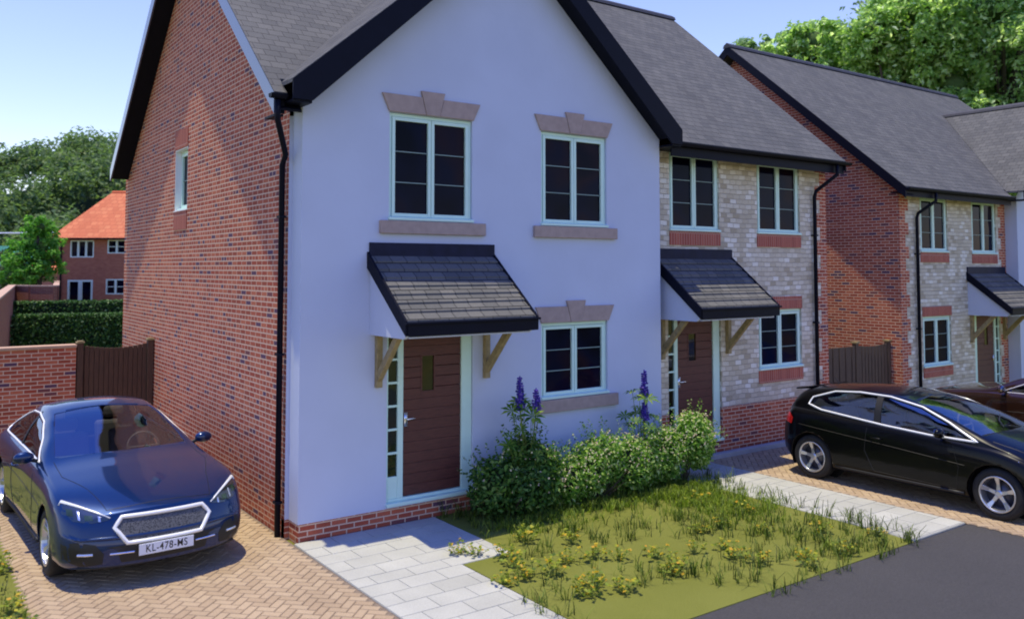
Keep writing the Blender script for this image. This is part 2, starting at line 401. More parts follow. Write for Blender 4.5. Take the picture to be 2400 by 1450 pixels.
def window(par,y,x0,x1,z0,z1,kind=2,rows=3,sill=True,xf=None,mat=None):
    """casement window in plane y facing -y; xf optionally maps its points"""
    mat=mat or M_frame
    def T(mb):
        if xf: mb.v=[xf(v) for v in mb.v]
        return mb
    f=MB(); yo,yi=y+.035,y+.10
    e=.004
    x0+=e;x1-=e;z0+=e;z1-=e
    fw=.045
    f.box(x0,yo,z0,x0+fw,yi,z1).box(x1-fw,yo,z0,x1,yi,z1).box(x0+fw,yo,z1-fw,x1-fw,yi,z1).box(x0+fw,yo,z0,x1-fw,yi,z0+fw)
    panes=[]; bars=[]
    n=kind; ww=(x1-x0-2*fw)/n
    for k in range(n):
        a=x0+fw+k*ww+.004; b=a+ww-.008; c=z0+fw+.004; d=z1-fw-.004; t=.045
        f.box(a,yo-.014,c,a+t,yi-.01,d).box(b-t,yo-.014,c,b,yi-.01,d).box(a+t,yo-.014,d-t,b-t,yi-.01,d).box(a+t,yo-.014,c,b-t,yi-.01,c+t)
        panes.append(MB().box(a+t-.005,yo+.022,c+t-.005,b-t+.005,yo+.034,d-t+.005))
        for r in range(1,rows):
            zz=c+t+(d-c-2*t)*r/rows
            bars.append(MB().box(a+t,yo+.004,zz-.0065,b-t,yo+.0215,zz+.0065))
    wf=obj('window',T(f),mat,par,bevel=.004)
    if sill: obj('window_sill',T(MB().prism([(y-.035,z0-.002),(y+.03,z0-.002),(y+.03,z0+.05),(y-.035,z0+.035)],'x',x0-.02+e,x1+.02-e)),mat,wf,bevel=.005)
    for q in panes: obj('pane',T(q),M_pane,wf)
    for q in bars: obj('glazing_bar',T(q),M_bar,wf)
    return wf
def downpipe(par,pts,gut):
    p=obj('downpipe',MB().tube(pts,.037,10),M_black,par,smooth=True)
    for z in (.4,2.2,3.9):
        x,y,_=pts[-1]; obj('pipe_clip',MB().box(x-.043,y-.041,z+pts[-1][2],x+.043,y+.06,z+.03+pts[-1][2]),M_black,p)
def gutter(par,x0,x1,y,z,r=.06):
    prof=[(r*math.cos(t),r*math.sin(t)) for t in [math.pi+math.pi*i/8 for i in range(9)]]
    inner=[((r-.008)*math.cos(t),(r-.008)*math.sin(t)) for t in [2*math.pi-math.pi*i/8 for i in range(9)]]
    mb=MB().prism([(y+a,z+b) for a,b in prof+inner],'x',x0,x1)
    for c in (x0+.008,x1-.008): mb.prism([(y+a,z+b) for a,b in prof],'x',c-.006,c+.006)
    obj('gutter',mb,M_black,par)
def canopy(par,x0,y,dz=0,W=1.97,pl=None):
    """lean-to porch roof; x0 its left edge, y the wall plane, dz the ground level"""
    x1=x0+W; D=1.0; zt=3.47+dz; ze=2.66+dz
    sl=(zt-ze)/D
    roof=MB()
    rows=8
    for k in range(rows):                            # slate courses as lapped sheets
        ya=y-D*k/rows; yb=y-D*(k+1)/rows-.012
        za=zt-sl*D*k/rows; zb=zt-sl*D*(k+1)/rows+.004
        lift=.014
        roof.prism([(ya,za-.03),(yb,zb-.03),(yb,zb+lift),(ya,za)],'x',x0+.03,x1-.03)
    r=obj('canopy',roof,M_slate2,par)
    obj('flashing',MB().box(x0+.03,y-.03,zt-.02,x1-.01,y-.002,zt+.155),M_lead,r)
    for xx in (x0,x1-.03):
        obj('barge_board',MB().prism([(y-.003,zt+.035),(y-D-.03,ze+.012),(y-D-.03,ze-.165),(y-.003,zt-.17)],'x',xx,xx+.03),M_black,r)
    obj('fascia',MB().box(x0+.031,y-D-.045,ze-.165,x1-.031,y-D-.02,ze-.012),M_black,r)
    obj('gutter_lip',MB().box(x0-.01,y-D-.075,ze-.03,x1+.01,y-D-.046,ze+.0),M_black,r,bevel=.006)
    zb=2.45+dz
    for xx in (x0+.05,x1-.09):
        obj('cheek',MB().prism([(y-.003,zt-.05),(y-D+.03,ze-.06),(y-D+.03,zb+.05),(y-D+.1,zb),(y-.003,zb)],'x',xx,xx+.04),M_render,r)
    obj('soffit',MB().box(x0+.095,y-D+.02,zb+.01,x1-.095,y-.003,zb+.03),M_render,r)
    for xx in (x0+.12,x1-.19):
        b=MB().box(xx,y-.075,1.78+dz,xx+.08,y-.003,zb-.003)
        b.prism([(y-.076,1.86+dz),(y-.076,2.0+dz),(y-.50,zb-.003),(y-.62,zb-.003)],'x',xx+.005,xx+.075)
        obj('bracket',b,M_oak,r,bevel=.004)
    return r
def door(par,x0,y,z0,flip=False,z1=None):
    """door with frame and glazed sidelight; outer frame x0..x0+1.32, threshold at z0"""
    z1=z1 or z0+2.23; x1=x0+1.32
    X=(lambda v: x0+x1-v) if flip else (lambda v:v)
    def bx(mb,a,b0,c,d,e,f): mb.box(X(a),b0,c,X(d),e,f)
    fr=MB(); yo=y+.03; yi=y+.11
    dl,dr=x0+.26,x0+1.15
    bx(fr,x0,yo,z0,x0+.035,yi,z1); bx(fr,dl-.085,yo,z0+.08,dl-.004,yi,z1-.07); bx(fr,dr+.004,yo,z0,x0+1.315,yi,z1)
    bx(fr,x0+.036,yo,z1-.069,dr+.003,yi,z1); bx(fr,x0+.036,yo+.004,z0+.08,dl-.086,yi,z0+.36)
    f=obj('door_frame',fr,M_frame,par,bevel=.004)
    th=MB(); bx(th,x0-.01,y-.05,z0-.002,x1+.01,yo-.002,z0+.045); bx(th,x0+.036,yo-.001,z0,dr+.003,yi,z0+.079)
    obj('threshold',th,M_frame,f,bevel=.006)
    g=MB(); bx(g,x0+.036,yo+.03,z0+.36,dl-.086,yo+.04,z1-.07); obj('sidelight',g,M_paned,f)
    for k in range(1,6):
        b=MB(); zz=z0+.36+(z1-.43-z0)*k/6; bx(b,x0+.036,yo+.005,zz-.014,dl-.086,yo+.029,zz+.014)
        obj('glazing_bar',b,M_frame,f)
    d=MB(); n=15; gx0,gx1,gz0,gz1=x0+.55,x0+.73,z0+1.42,z0+1.88
    zb=z0+.085; zt=z1-.075; hh=(zt-zb)/n; ya=yo+.025; yb=yo+.065
    for k in range(n):
        a=zb+k*hh+.004; c=a+hh-.007
        if c<gz0 or a>gz1: bx(d,dl,ya,a,dr,yb,c)
        else:
            bx(d,dl,ya,a,gx0-.02,yb,c); bx(d,gx1+.02,ya,a,dr,yb,c)
            if a<gz0-.02: bx(d,gx0-.02,ya,a,gx1+.02,yb,gz0-.02)
            if c>gz1+.02: bx(d,gx0-.02,ya,gz1+.02,gx1+.02,yb,c)
    bx(d,dl,ya+.008,zb,dr,yb-.003,gz0-.02); bx(d,dl,ya+.008,gz1+.02,dr,yb-.003,zt)
    dd=obj('door',d,M_door,par,bevel=.003)
    q=MB(); bx(q,gx0,ya+.015,gz0,gx1,ya+.025,gz1); obj('pane',q,M_paned,dd)
    q=MB(); bx(q,gx0-.02,ya-.004,gz0-.02,gx0,ya+.03,gz1+.02); bx(q,gx1,ya-.004,gz0-.02,gx1+.02,ya+.03,gz1+.02); bx(q,gx0,ya-.004,gz0-.02,gx1,ya+.03,gz0); bx(q,gx0,ya-.004,gz1,gx1,ya+.03,gz1+.02)
    obj('pane_frame',q,M_door,dd)
    q=MB(); bx(q,dl+.02,ya-.012,z0+.98,dl+.065,ya-.001,z0+1.16); q.tube([(X(dl+.04),ya-.012,z0+1.08),(X(dl+.04),ya-.05,z0+1.08),(X(dl+.15),ya-.055,z0+1.08)],.012,8)
    obj('handle',q,M_chrome,dd,smooth=True)
def sheet(mb,pts,t=.05):
    """thick roof sheet: top polygon pts, thickness t downwards"""
    n=len(pts); vs=[tuple(p) for p in pts]+[(p[0],p[1],p[2]-t) for p in pts]
    mb.add(vs,[tuple(range(n)),tuple(range(2*n-1,n-1,-1))]+[(i,n+i,n+(i+1)%n,(i+1)%n) for i in range(n)])
def keystone_lintel(par,cx,z,w=1.29):
    h=w/2
    m=MB().prism([(cx-h-.01,z),(cx-.105,z),(cx-.17,z+.235),(cx-h-.12,z+.235)],'y',-.03,.02)
    m.prism([(cx+.105,z),(cx+h+.01,z),(cx+h+.12,z+.235),(cx+.17,z+.235)],'y',-.03,.02)
    m.prism([(cx-.102,z),(cx+.102,z),(cx+.185,z+.32),(cx-.185,z+.32)],'y',-.036,.02)
    obj('lintel',m,M_trimstone,par,bevel=.004)
def stone_sill(par,x0,x1,z0,z1): obj('stone_sill',MB().box(x0,-.055,z0,x1,.03,z1),M_trimstone,par,bevel=.008)
PK=.863
# ================================================================== rendered house (left of the pair)
XW=-.05
h1=thing('rendered_house','white rendered gabled house with a red brick side wall and slate porch canopy','house',(3,4.5,0))
SB=6.15
# walls
OPB=[(1.18,2.50,.25,2.48),(1.19,2.48,3.92,5.34),(3.69,4.98,3.92,5.32),(3.69,4.98,1.38,2.49)]
mb=MB(); wall_y(mb,0,0,6.14,.225,5.46,OPB)
mb.poly([(0,0,5.46),(6.14,0,5.46),(3.07,0,8.15)])
mb.poly([(0,0,.225),(0,0,5.46),(0,.3,5.46),(0,.3,.225)]); mb.poly([(6.14,0,.225),(6.14,.3,.225),(6.14,.3,5.46),(6.14,0,5.46)])
mb.poly([(XW,.3,.225),(0,.3,.225),(0,.3,5.2),(XW,.3,5.2)])
mb.poly([(0,0,.225),(0,.3,.225),(6.14,.3,.225),(6.14,0,.225)])
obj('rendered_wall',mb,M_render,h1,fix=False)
obj('plinth',MB().box(.010,.012,-.1,6.13,.3,.224).box(XW,.305,-.1,.012,.4,.224),M_brick,h1)
mb=MB(); wall_x(mb,XW,.302,9.6,-.1,5.35,[(4.87,5.66,4.27,5.42-.07)],.16)
mb.poly([(XW,.302,5.35),(XW,4.6,9.1),(XW,9.6,5.35)][::-1])
mb.poly([(XW,9.6,-.1),(XW,9.6,5.35),(SB,9.6,5.35),(SB,9.6,-.1)]); 
obj('brick_gable_wall',mb,M_brickg,h1,fix=False)
obj('soldier_lintel',MB().box(XW-.012,4.86,5.352,XW+.05,5.67,5.68),M_soldier,h1)
obj('soldier_sill',MB().box(XW-.012,4.86,3.95,XW+.05,5.67,4.268),M_soldier,h1)
obj('window_lining',MB().box(XW+.003,5.64,4.27,XW+.165,5.658,5.35).box(XW+.003,4.872,4.27,XW+.165,4.89,5.35).box(XW+.003,4.89,5.33,XW+.165,5.64,5.348).box(XW-.02,4.86,4.269,XW+.165,5.67,4.285),M_white,h1)
window(h1,0,4.89,5.64,4.286,5.33,1,2,xf=lambda v:(v[1]+XW+.07,v[0],v[2]))
for o in OPB[1:]: window(h1,0,*o)
for cx,z in ((1.835,5.345),(4.325,5.325),(4.335,2.495)): keystone_lintel(h1,cx,z)
stone_sill(h1,1.05,2.68,3.745,3.915); stone_sill(h1,3.54,5.16,3.745,3.915); stone_sill(h1,3.56,5.16,1.195,1.375)
door(h1,1.18,0,.25)
canopy(h1,.88,0)
# roof: front slope (split round the projecting gable), rear slope
EY,EZ=-.10,5.40; RY,RZ=4.57,9.38
zf=lambda y:EZ+(y-EY)*(RZ-EZ)/(RY-EY)
rf=MB()
sheet(rf,[(-.40,EY,EZ),(-.24,EY,EZ),(-.24,.16,zf(.16)),(SB,.16,zf(.16)),(SB,RY,RZ),(-.40,RY,RZ)])
sheet(rf,[(-.40,RY+.002,RZ),(SB,RY+.002,RZ),(SB,9.70,5.28),(-.40,9.40,5.36)])
roof1=obj('roof',rf,M_slate,h1)
obj('ridge_tiles',MB().prism([(RY-.13,RZ-.07),(RY-.10,RZ+.0),(RY,RZ+.065),(RY+.10,RZ),(RY+.13,RZ-.07)],'x',-.42,SB),M_ridge,roof1)
# projecting gable roof
GX,GZ=3.05,8.40; gy=.1
zl=5.55; yv0=EY+(zl-EZ)/((RZ-EZ)/(RY-EY)); yv1=EY+(GZ-EZ)/((RZ-EZ)/(RY-EY))
rf=MB()
sheet(rf,[(GX,-.32,GZ),(-.25,-.32,zl),(-.25,yv0,zl+.005),(GX,yv1,GZ)],.05)
sheet(rf,[(GX+.001,-.32,GZ),(GX+.001,yv1,GZ),(6.35,yv0,zl+.005),(6.35,-.32,zl)],.05)
gr=obj('gable_roof',rf,M_slate,h1)
obj('ridge_tiles',MB().prism([(GX-.13,GZ-.07),(GX-.1,GZ),(GX,GZ+.065),(GX+.1,GZ),(GX+.13,GZ-.07)],'y',-.33,yv1),M_ridge,gr)
bt=.27
mb=MB().prism([(GX,GZ-.012),(-.25,zl-.012),(-.25,zl-bt+.02),(.0,zl-bt+.02),(GX,GZ-bt-.012)],'y',-.325,-.295)
obj('barge_board',mb,M_black,h1)
mb=MB().prism([(GX+.001,GZ-.012),(GX+.001,GZ-bt-.012),(6.12,zl-bt+.02),(6.35,zl-bt+.02),(6.35,zl-.012)],'y',-.325,-.295)
obj('barge_board',mb,M_black,h1)
mb=MB(); sheet(mb,[(GX,-.294,GZ-.20),(.0,-.294,5.45),(.0,-.002,5.45),(GX,-.002,GZ-.20)][::-1],.03); sheet(mb,[(GX+.001,-.294,GZ-.20),(GX+.001,-.002,GZ-.20),(6.14,-.002,5.43),(6.14,-.294,5.43)][::-1],.03)
mb.box(6.142,-.294,5.27,6.345,.12,5.30); mb.box(-.245,-.294,5.27,-.002,.298,5.30)
obj('soffit',mb,M_black,h1)
# verge boards on brick gable, fascia, gutters
vx=-.40
mb=MB().prism([(EY,EZ-.012),(RY,RZ-.012),(RY,RZ-.262),(EY,EZ-.262)],'x',vx-.004,vx+.024)
mb.prism([(RY+.002,RZ-.012),(9.40,5.348),(9.40,5.098),(RY+.002,RZ-.262)],'x',vx-.004,vx+.024)
M_verge=plain('verge_sheen',(.045,.055,.11),.22,.05,coat=.6,spec=.8)  # paler and bluer than the black boards: sky reflection put into the colour
obj('barge_board',mb,M_verge,h1)
mb=MB(); sheet(mb,[(vx+.025,EY,EZ-.19),(XW-.002,EY,EZ-.19),(XW-.002,RY,RZ-.19),(vx+.025,RY,RZ-.19)],.03); sheet(mb,[(vx+.025,RY+.002,RZ-.19),(XW-.002,RY+.002,RZ-.19),(XW-.002,9.38,5.18),(vx+.025,9.38,5.18)],.03)
obj('soffit',mb,M_black,h1)
obj('fascia',MB().box(vx+.026,-.062,5.15,-.255,-.04,5.36).box(vx+.026,-.04,5.12,-.26,.29,5.145),M_black,h1)
gutter(h1,-.46,-.255,-.13,5.37)
downpipe(h1,[(-.36,-.12,5.30),(-.36,-.12,5.06),(-.115,.25,4.70),(-.115,.36,4.58),(-.115,.36,.02)],0)
# ================================================================== stone house (right of the pair)
Y2=.3
h2=thing('stone_house','rubble stone fronted slate roofed house joined to the white rendered gable, beside the black hatchback','house',(8.6,4.5,0))
mb=MB(); O2=[(6.62,7.95,.28,2.48),(6.68,7.94,3.93,5.31),(8.99,10.27,3.93,5.30),(8.99,10.27,1.41,2.52)]
wall_y(mb,Y2,6.15,11.10,.84,5.36,[(6.62,7.95,.84,2.48)]+O2[1:])
mb.poly([(11.10,Y2,.84),(11.10,Y2,5.36),(11.10,9.6,5.36),(11.10,9.6,.84)][::-1])
obj('stone_wall',mb,M_stone,h2,fix=False)
mb=MB(); wall_y(mb,Y2-.008,6.15,11.11,-.1,.839,[(6.62,7.95,.28,.8385)]); mb.poly([(11.11,Y2-.008,-.1),(11.11,Y2-.008,.839),(11.11,9.6,.839),(11.11,9.6,-.1)][::-1])
mb.poly([(6.15,Y2-.008,.839),(6.62,Y2-.008,.839),(6.62,Y2+.05,.839),(6.15,Y2+.05,.839)]); mb.poly([(7.95,Y2-.008,.839),(11.11,Y2-.008,.839),(11.11,Y2+.05,.839),(7.95,Y2+.05,.839)])
obj('plinth',mb,M_brick,h2,fix=False)
obj('gable_wall',MB().poly([(11.10,.3,5.36),(11.10,9.6,5.36),(11.10,4.6,9.1)]).poly([(6.2,9.6,0),(11.1,9.6,0),(11.1,9.6,5.36),(6.2,9.6,5.36)]),M_brick,h2)
def quoins(par,xe,y,z0,z1,s,yb=None,wl=.36,ws=.20,big=.005):
    mb=MB(); z=z0; k=0
    while z<z1-.05:
        h=min(.272,z1-z); wq=wl if k%2==0 else ws
        mb.box(xe,y-big-(0 if k%2 else .001),z,xe+s*wq,y+.02,z+h-.0005); z+=h; k+=1
    return mb
mb=quoins(h2,11.115,Y2,.84,5.3,-1); obj('brick_quoins',mb,M_brick,h2)
for o in O2[1:]: window(h2,Y2,*o)
for x0,x1,z0,z1 in ((6.67,7.95,3.69,3.926),(8.97,10.28,3.69,3.926),(8.97,10.28,2.525,2.76),(8.97,10.28,1.175,1.406)):
    obj('soldier_course',MB().box(x0,Y2-.016,z0,x1,Y2+.03,z1),M_soldier,h2)
door(h2,6.62,Y2,.28)
canopy(h2,6.28,Y2)
rf=MB(); X2=11.24
sheet(rf,[(SB+.002,.16,zf(.16)),(6.34,.16,zf(.16)),(6.34,EY,EZ),(X2,EY,EZ),(X2,RY,RZ),(SB+.002,RY,RZ)])
sheet(rf,[(SB+.002,RY+.002,RZ),(X2,RY+.002,RZ),(X2,9.7,5.28),(SB+.002,9.70,5.28)])
roof2=obj('roof',rf,M_slate,h2)
obj('ridge_tiles',MB().prism([(RY-.13,RZ-.07),(RY-.10,RZ+.0),(RY,RZ+.065),(RY+.10,RZ),(RY+.13,RZ-.07)],'x',SB+.002,X2+.02),M_ridge,roof2)
obj('barge_board',MB().prism([(EY,EZ-.012),(RY,RZ-.012),(RY,RZ-.212),(EY,EZ-.212)],'x',X2-.03,X2-.001),M_black,h2)
obj('fascia',MB().box(6.36,-.062,5.15,X2-.035,-.04,5.345),M_black,h2)
obj('soffit',MB().box(6.36,-.039,5.27,X2-.035,.29,5.30),M_black,h2)
gutter(h2,6.36,X2+.08,-.13,5.37)
downpipe(h2,[(10.90,-.12,5.31),(10.90,-.12,5.12),(10.66,.20,4.80),(10.66,.235,4.7),(10.66,.235,.02)],0)
# ================================================================== far pair on the right
YB=.65; DZ=-.3
h3=thing('far_stone_house','farther rubble stone fronted house with a red brick gable wall beside the timber fence','house',(17,5,DZ))
O3=[(17.66,18.98,-.05,2.18),(15.27,16.50,3.66,4.96),(17.65,18.90,3.64,4.98),(15.29,16.55,1.0,2.17)]
mb=MB(); wall_y(mb,YB,14.40,19.36,DZ+.55,5.1,[(17.66,18.98,DZ+.55,2.18)]+O3[1:])
obj('stone_wall',mb,M_stone,h3,fix=False)
mb=MB(); wall_y(mb,YB-.008,14.39,19.36,DZ-.1,DZ+.549,[(17.66,18.98,-.05,DZ+.5485)])
mb.poly([(14.39,YB-.008,DZ+.549),(17.66,YB-.008,DZ+.549),(17.66,YB+.05,DZ+.549),(14.39,YB+.05,DZ+.549)])
obj('plinth',mb,M_brick,h3,fix=False)
mb=MB(); wall_x(mb,14.395,YB+.001,9.8,DZ-.1,5.12,[]); mb.poly([(14.395,YB+.001,5.12),(14.395,5.2,9.0),(14.395,9.8,5.12)][::-1])
obj('brick_gable_wall',mb,M_brick,h3,fix=False)
obj('brick_quoins',quoins(h3,14.385,YB,DZ+.55,5.05,1,wl=.38,ws=.24),M_brick,h3)
obj('brick_quoins',quoins(h3,19.37,YB,DZ+.55,5.05,-1,wl=.36,ws=.24),M_brick,h3)
for o in O3[1:]: window(h3,YB,*o)
for x0,x1,z0,z1 in ((15.25,16.52,3.43,3.656),(17.63,18.92,3.41,3.636),(15.27,16.57,2.175,2.40),(15.27,16.57,.77,.996)):
    obj('soldier_course',MB().box(x0,YB-.016,z0,x1,YB+.03,z1),M_soldier,h3)
door(h3,17.66,YB,-.05,flip=True)
canopy(h3,17.32,YB,DZ,W=1.97)
E3Y,E3Z=.27,5.10; R3Y,R3Z=5.2,9.27; SB3=19.37
z3=lambda y:E3Z+(y-E3Y)*(R3Z-E3Z)/(R3Y-E3Y)
VX3=14.02
rf=MB(); sheet(rf,[(VX3,E3Y,E3Z),(19.0,E3Y,E3Z),(19.0,.5,z3(.5)),(SB3,.5,z3(.5)),(SB3,R3Y,R3Z),(VX3,R3Y,R3Z)]); sheet(rf,[(VX3,R3Y+.002,R3Z),(SB3,R3Y+.002,R3Z),(SB3,10.1,E3Z),(VX3,10.1,E3Z)])
r3=obj('roof',rf,M_slate,h3)
rp=[(R3Y-.13,R3Z-.07),(R3Y-.10,R3Z),(R3Y,R3Z+.065),(R3Y+.10,R3Z),(R3Y+.13,R3Z-.07)]
obj('ridge_tiles',MB().prism(rp,'x',VX3-.02,SB3),M_ridge,r3)
obj('barge_board',MB().prism([(E3Y,E3Z-.012),(R3Y,R3Z-.012),(10.1,E3Z-.012),(10.1,E3Z-.262),(R3Y,R3Z-.262),(E3Y,E3Z-.262)],'x',VX3-.004,VX3+.024),M_black,h3)
mb=MB(); sheet(mb,[(VX3+.025,E3Y,E3Z-.19),(14.39,E3Y,E3Z-.19),(14.39,R3Y,R3Z-.19),(VX3+.025,R3Y,R3Z-.19)],.03)
obj('soffit',mb,M_black,h3)
obj('fascia',MB().box(VX3+.026,E3Y+.04,4.88,19.0,E3Y+.06,5.04).box(VX3+.026,E3Y+.061,4.97,19.0,YB-.01,5.0),M_black,h3)
gutter(h3,VX3+.03,18.98,E3Y-.03,5.07)
downpipe(h3,[(15.25,E3Y-.02,5.0),(15.25,E3Y-.02,4.82),(15.02,.55,4.55),(15.02,.585,4.45),(15.02,.585,DZ)],0)
# white gabled house at the right edge
h4=thing('far_rendered_house','white rendered gabled house at the right edge, joined to the farther stone house','house',(22,5,DZ))
B0,B1=19.38,25.5; BC=(B0+B1)/2-.1; YB4=.35
mb=MB(); wall_y(mb,YB4,B0,B1,DZ,5.15,[]); mb.poly([(B0,YB4,5.15),(B1,YB4,5.15),((B0+B1)/2,YB4,7.75)])
mb.poly([(B0,YB4,DZ),(B0,YB4,5.15),(B0,YB,5.15),(B0,YB,DZ)]); mb.poly([(B1,YB4,DZ),(B1,9.8,DZ),(B1,9.8,5.15),(B1,YB4,5.15)])
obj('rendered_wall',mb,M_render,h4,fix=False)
rf=MB(); XR=26.0
sheet(rf,[(SB3+.002,.5,z3(.5)),(XR,.5,z3(.5)),(XR,R3Y,R3Z),(SB3+.002,R3Y,R3Z)]); sheet(rf,[(SB3+.002,R3Y+.002,R3Z),(XR,R3Y+.002,R3Z),(XR,10.1,E3Z),(SB3+.002,10.1,E3Z)])
G4X,G4Z=22.3,8.0; z4=5.25; s4=(R3Z-E3Z)/(R3Y-E3Y)
sheet(rf,[(G4X,.02,G4Z),(19.05,.02,z4),(19.05,E3Y+(z4-E3Z)/s4,z4+.01),(G4X,E3Y+(G4Z-E3Z)/s4,G4Z+.01)]); sheet(rf,[(G4X+.001,.02,G4Z),(G4X+.001,E3Y+(G4Z-E3Z)/s4,G4Z+.01),(25.6,E3Y+(z4-E3Z)/s4,z4+.01),(25.6,.02,z4)])
r4=obj('roof',rf,M_slate,h4)
mb=MB().prism(rp,'x',SB3+.002,XR); mb.prism([(G4X-.13,G4Z-.07),(G4X-.1,G4Z),(G4X,G4Z+.065),(G4X+.1,G4Z),(G4X+.13,G4Z-.07)],'y',0,E3Y+(G4Z-E3Z)/s4)
obj('ridge_tiles',mb,M_ridge,r4)
obj('barge_board',MB().prism([(G4X,G4Z-.012),(19.05,z4-.012),(19.05,z4-.25),(19.3,z4-.25),(G4X,G4Z-.26)],'y',.0,.03).prism([(G4X+.001,G4Z-.012),(G4X+.001,G4Z-.26),(25.4,z4-.25),(25.6,z4-.25),(25.6,z4-.012)],'y',.0,.03).box(19.06,.031,5.0,19.375,YB-.01,5.03),M_black,h4)
window(h4,YB4-.05,20.2,21.5,3.6,5.0)
# ================================================================== fences and walls
gw=thing('front_garden_wall','red brick garden wall with pale coping behind the blue coupe','garden wall',(-4,6.9,0))
obj('brickwork',MB().box(-9,6.85,-.1,-1.36,7.06,1.90),M_brick,gw)
obj('coping',MB().box(-9,6.83,1.902,-1.35,7.08,1.955),plain('coping',(.50,.33,.24),.85),gw,bevel=.01)
fg=thing('side_gate','dark brown boarded gate between the brick garden wall and the gable wall','gate',(-.7,6.9,0))
mb=MB(); n=13; x0,x1=-1.22,-.17
for i in range(n):
    a=x0+(x1-x0)*i/n; mb.box(a+.004,6.90,.06,a+(x1-x0)/n-.004,6.925,1.90-.06*math.sin(math.pi*(i+.5)/n)+.02)
obj('boards',mb,M_fence,fg,bevel=.003)
obj('backing',MB().box(-1.24,6.926,.03,x1,6.945,1.84),M_fence,fg)
for xx in (-1.34,-.165):
    p=obj('post',MB().box(xx,6.86,0,xx+.10,6.98,1.97),M_fence,fg,bevel=.004)
    obj('post_cap',MB().box(xx-.015,6.845,1.972,xx+.115,6.995,1.995).box(xx+.005,6.865,1.996,xx+.095,6.975,2.012),M_oak,p)
fr=thing('timber_fence','weathered close boarded fence between the stone house and the far brick gable','fence',(12.2,1.0,-.3))
mb=MB()
for i in range(16):
    a=11.16+i*.115; mb.box(a+.004,.92 if i%2 else .935,-.3,a+.111,.95,1.60)
obj('boards',mb,M_fence2,fr,bevel=.003)
obj('rail',MB().box(11.15,.951,.2,13.0,1.0,.3).box(11.15,.951,1.2,13.0,1.0,1.3),M_fence2,fr)
obj('post',MB().box(13.01,.9,-.3,13.11,1.0,1.66),M_fence2,fr,bevel=.004); obj('post_cap',MB().box(12.99,.88,1.662,13.13,1.02,1.70),M_oak,fr)
fr=thing('timber_gate','weathered gapped board gate right of the close boarded fence','gate',(13.7,1.0,-.3))
mb=MB()
for i in range(9):
    a=13.14+i*.125; mb.box(a,.92,-.25,a+.10,.945,1.60-.03*math.sin(math.pi*i/8))
obj('boards',mb,M_fence2,fr,bevel=.003)
obj('rail',MB().box(13.13,.946,.2,14.24,.98,.3).box(13.13,.946,1.15,14.24,.98,1.27),M_fence2,fr)
obj('post',MB().box(14.26,.9,-.3,14.36,1.0,1.64),M_fence2,fr,bevel=.004); obj('post_cap',MB().box(14.24,.88,1.642,14.38,1.02,1.68),M_oak,fr)
# far garden walls
def wallseg(name,label,p,q,z0,z1,t,mat):
    g=thing(name,label,'garden wall',((p[0]+q[0])/2,(p[1]+q[1])/2,z0))
    d=Vector((q[0]-p[0],q[1]-p[1],0)).normalized(); n_=Vector((-d.y,d.x,0))*t/2
    P,Q=Vector((p[0],p[1],0)),Vector((q[0],q[1],0))
    pl=[(P+n_),(Q+n_),(Q-n_),(P-n_)]
    obj('brickwork',MB().prism([(v.x,v.y) for v in pl],'z',z0,z1),mat,g)
    n_=n_*1.2; pl=[(P+n_),(Q+n_),(Q-n_),(P-n_)]
    obj('coping',MB().prism([(v.x,v.y) for v in pl],'z',z1+.002,z1+.06),MATS['coping'],g)
wallseg('long_garden_wall','long red brick boundary wall running back along the left of the hedges',(-2.3,12.6),(.56,36.5),-.1,2.45,.25,M_garden)
wallseg('rear_garden_wall','dark orange brick wall across the garden end, left half',(.62,36.6),(1.24,35.6),-.1,2.44,.25,M_garden)
wallseg('rear_garden_wall','lighter orange brick wall across the garden end, nearest the brown house',(1.26,35.55),(2.1,34.6),-.1,2.44,.25,M_garden)
wallseg('rear_side_wall','orange brick side wall running back from the garden end to the brown house',(2.16,34.8),(4.3,49.9),-.1,2.44,.22,M_garden)
# ================================================================== brown house with orange roof
D=54.0
def HP(a,b,z): return G(a,b,z)
oh=thing('orange_roofed_house','brown brick house with a bright orange tiled roof beyond the hedges','house',tuple(G(-23,D+3,0)),rz=YAW-math.pi/2)
def loc_(mb):                                         # mesh in (a,b,z) offsets from the root
    mb.v=[(v[0]+23,v[1]-D-3,v[2]) for v in mb.v]; return mb
a0,a1=-28.45,-17.0
mb=MB(); wall_y(mb,D,a0,a1,-.5,5.15,[(-27.68,-26.2,3.95,5.02),(-25.35,-24.2,4.2,5.05),(-27.8,-26.22,-.3,2.55),(-25.4,-24.2,1.65,2.6)])
mb.poly([(a0,D,-.5),(a0,D,5.15),(a0,D+7,5.15),(a0,D+7,-.5)]); mb.poly([(a1,D,-.5),(a1,D+7,-.5),(a1,D+7,5.15),(a1,D,5.15)]); mb.poly([(a0,D+7,-.5),(a1,D+7,-.5),(a1,D+7,5.15),(a0,D+7,5.15)])
obj('wall',loc_(mb),M_brown,oh,local=True,fix=False)
e0,e1=a0-.38,a1+.38; f0,f1=D-.4,D+7.4
zr=8.35
mb=MB(); A=[(e0,f0,5.17),(e1,f0,5.17),(e1,f1,5.17),(e0,f1,5.17)]; rg=[(-26.75,D+3.5,zr),(-18.8,D+3.5,zr)]
mb.add(A+rg,[(0,1,5,4),(1,2,5),(2,3,4,5),(3,0,4),(0,3,2,1)])
rr=obj('roof',loc_(mb),M_tile,oh,local=True)
obj('ridge_tiles',loc_(MB().tube([rg[0],rg[1]],.09,8)),plain('orange_ridge',(.62,.14,.06),.8),rr,local=True)
obj('gutter',loc_(MB().box(e0,f0-.06,5.08,e1,f0-.001,5.168)),M_black,oh,local=True)
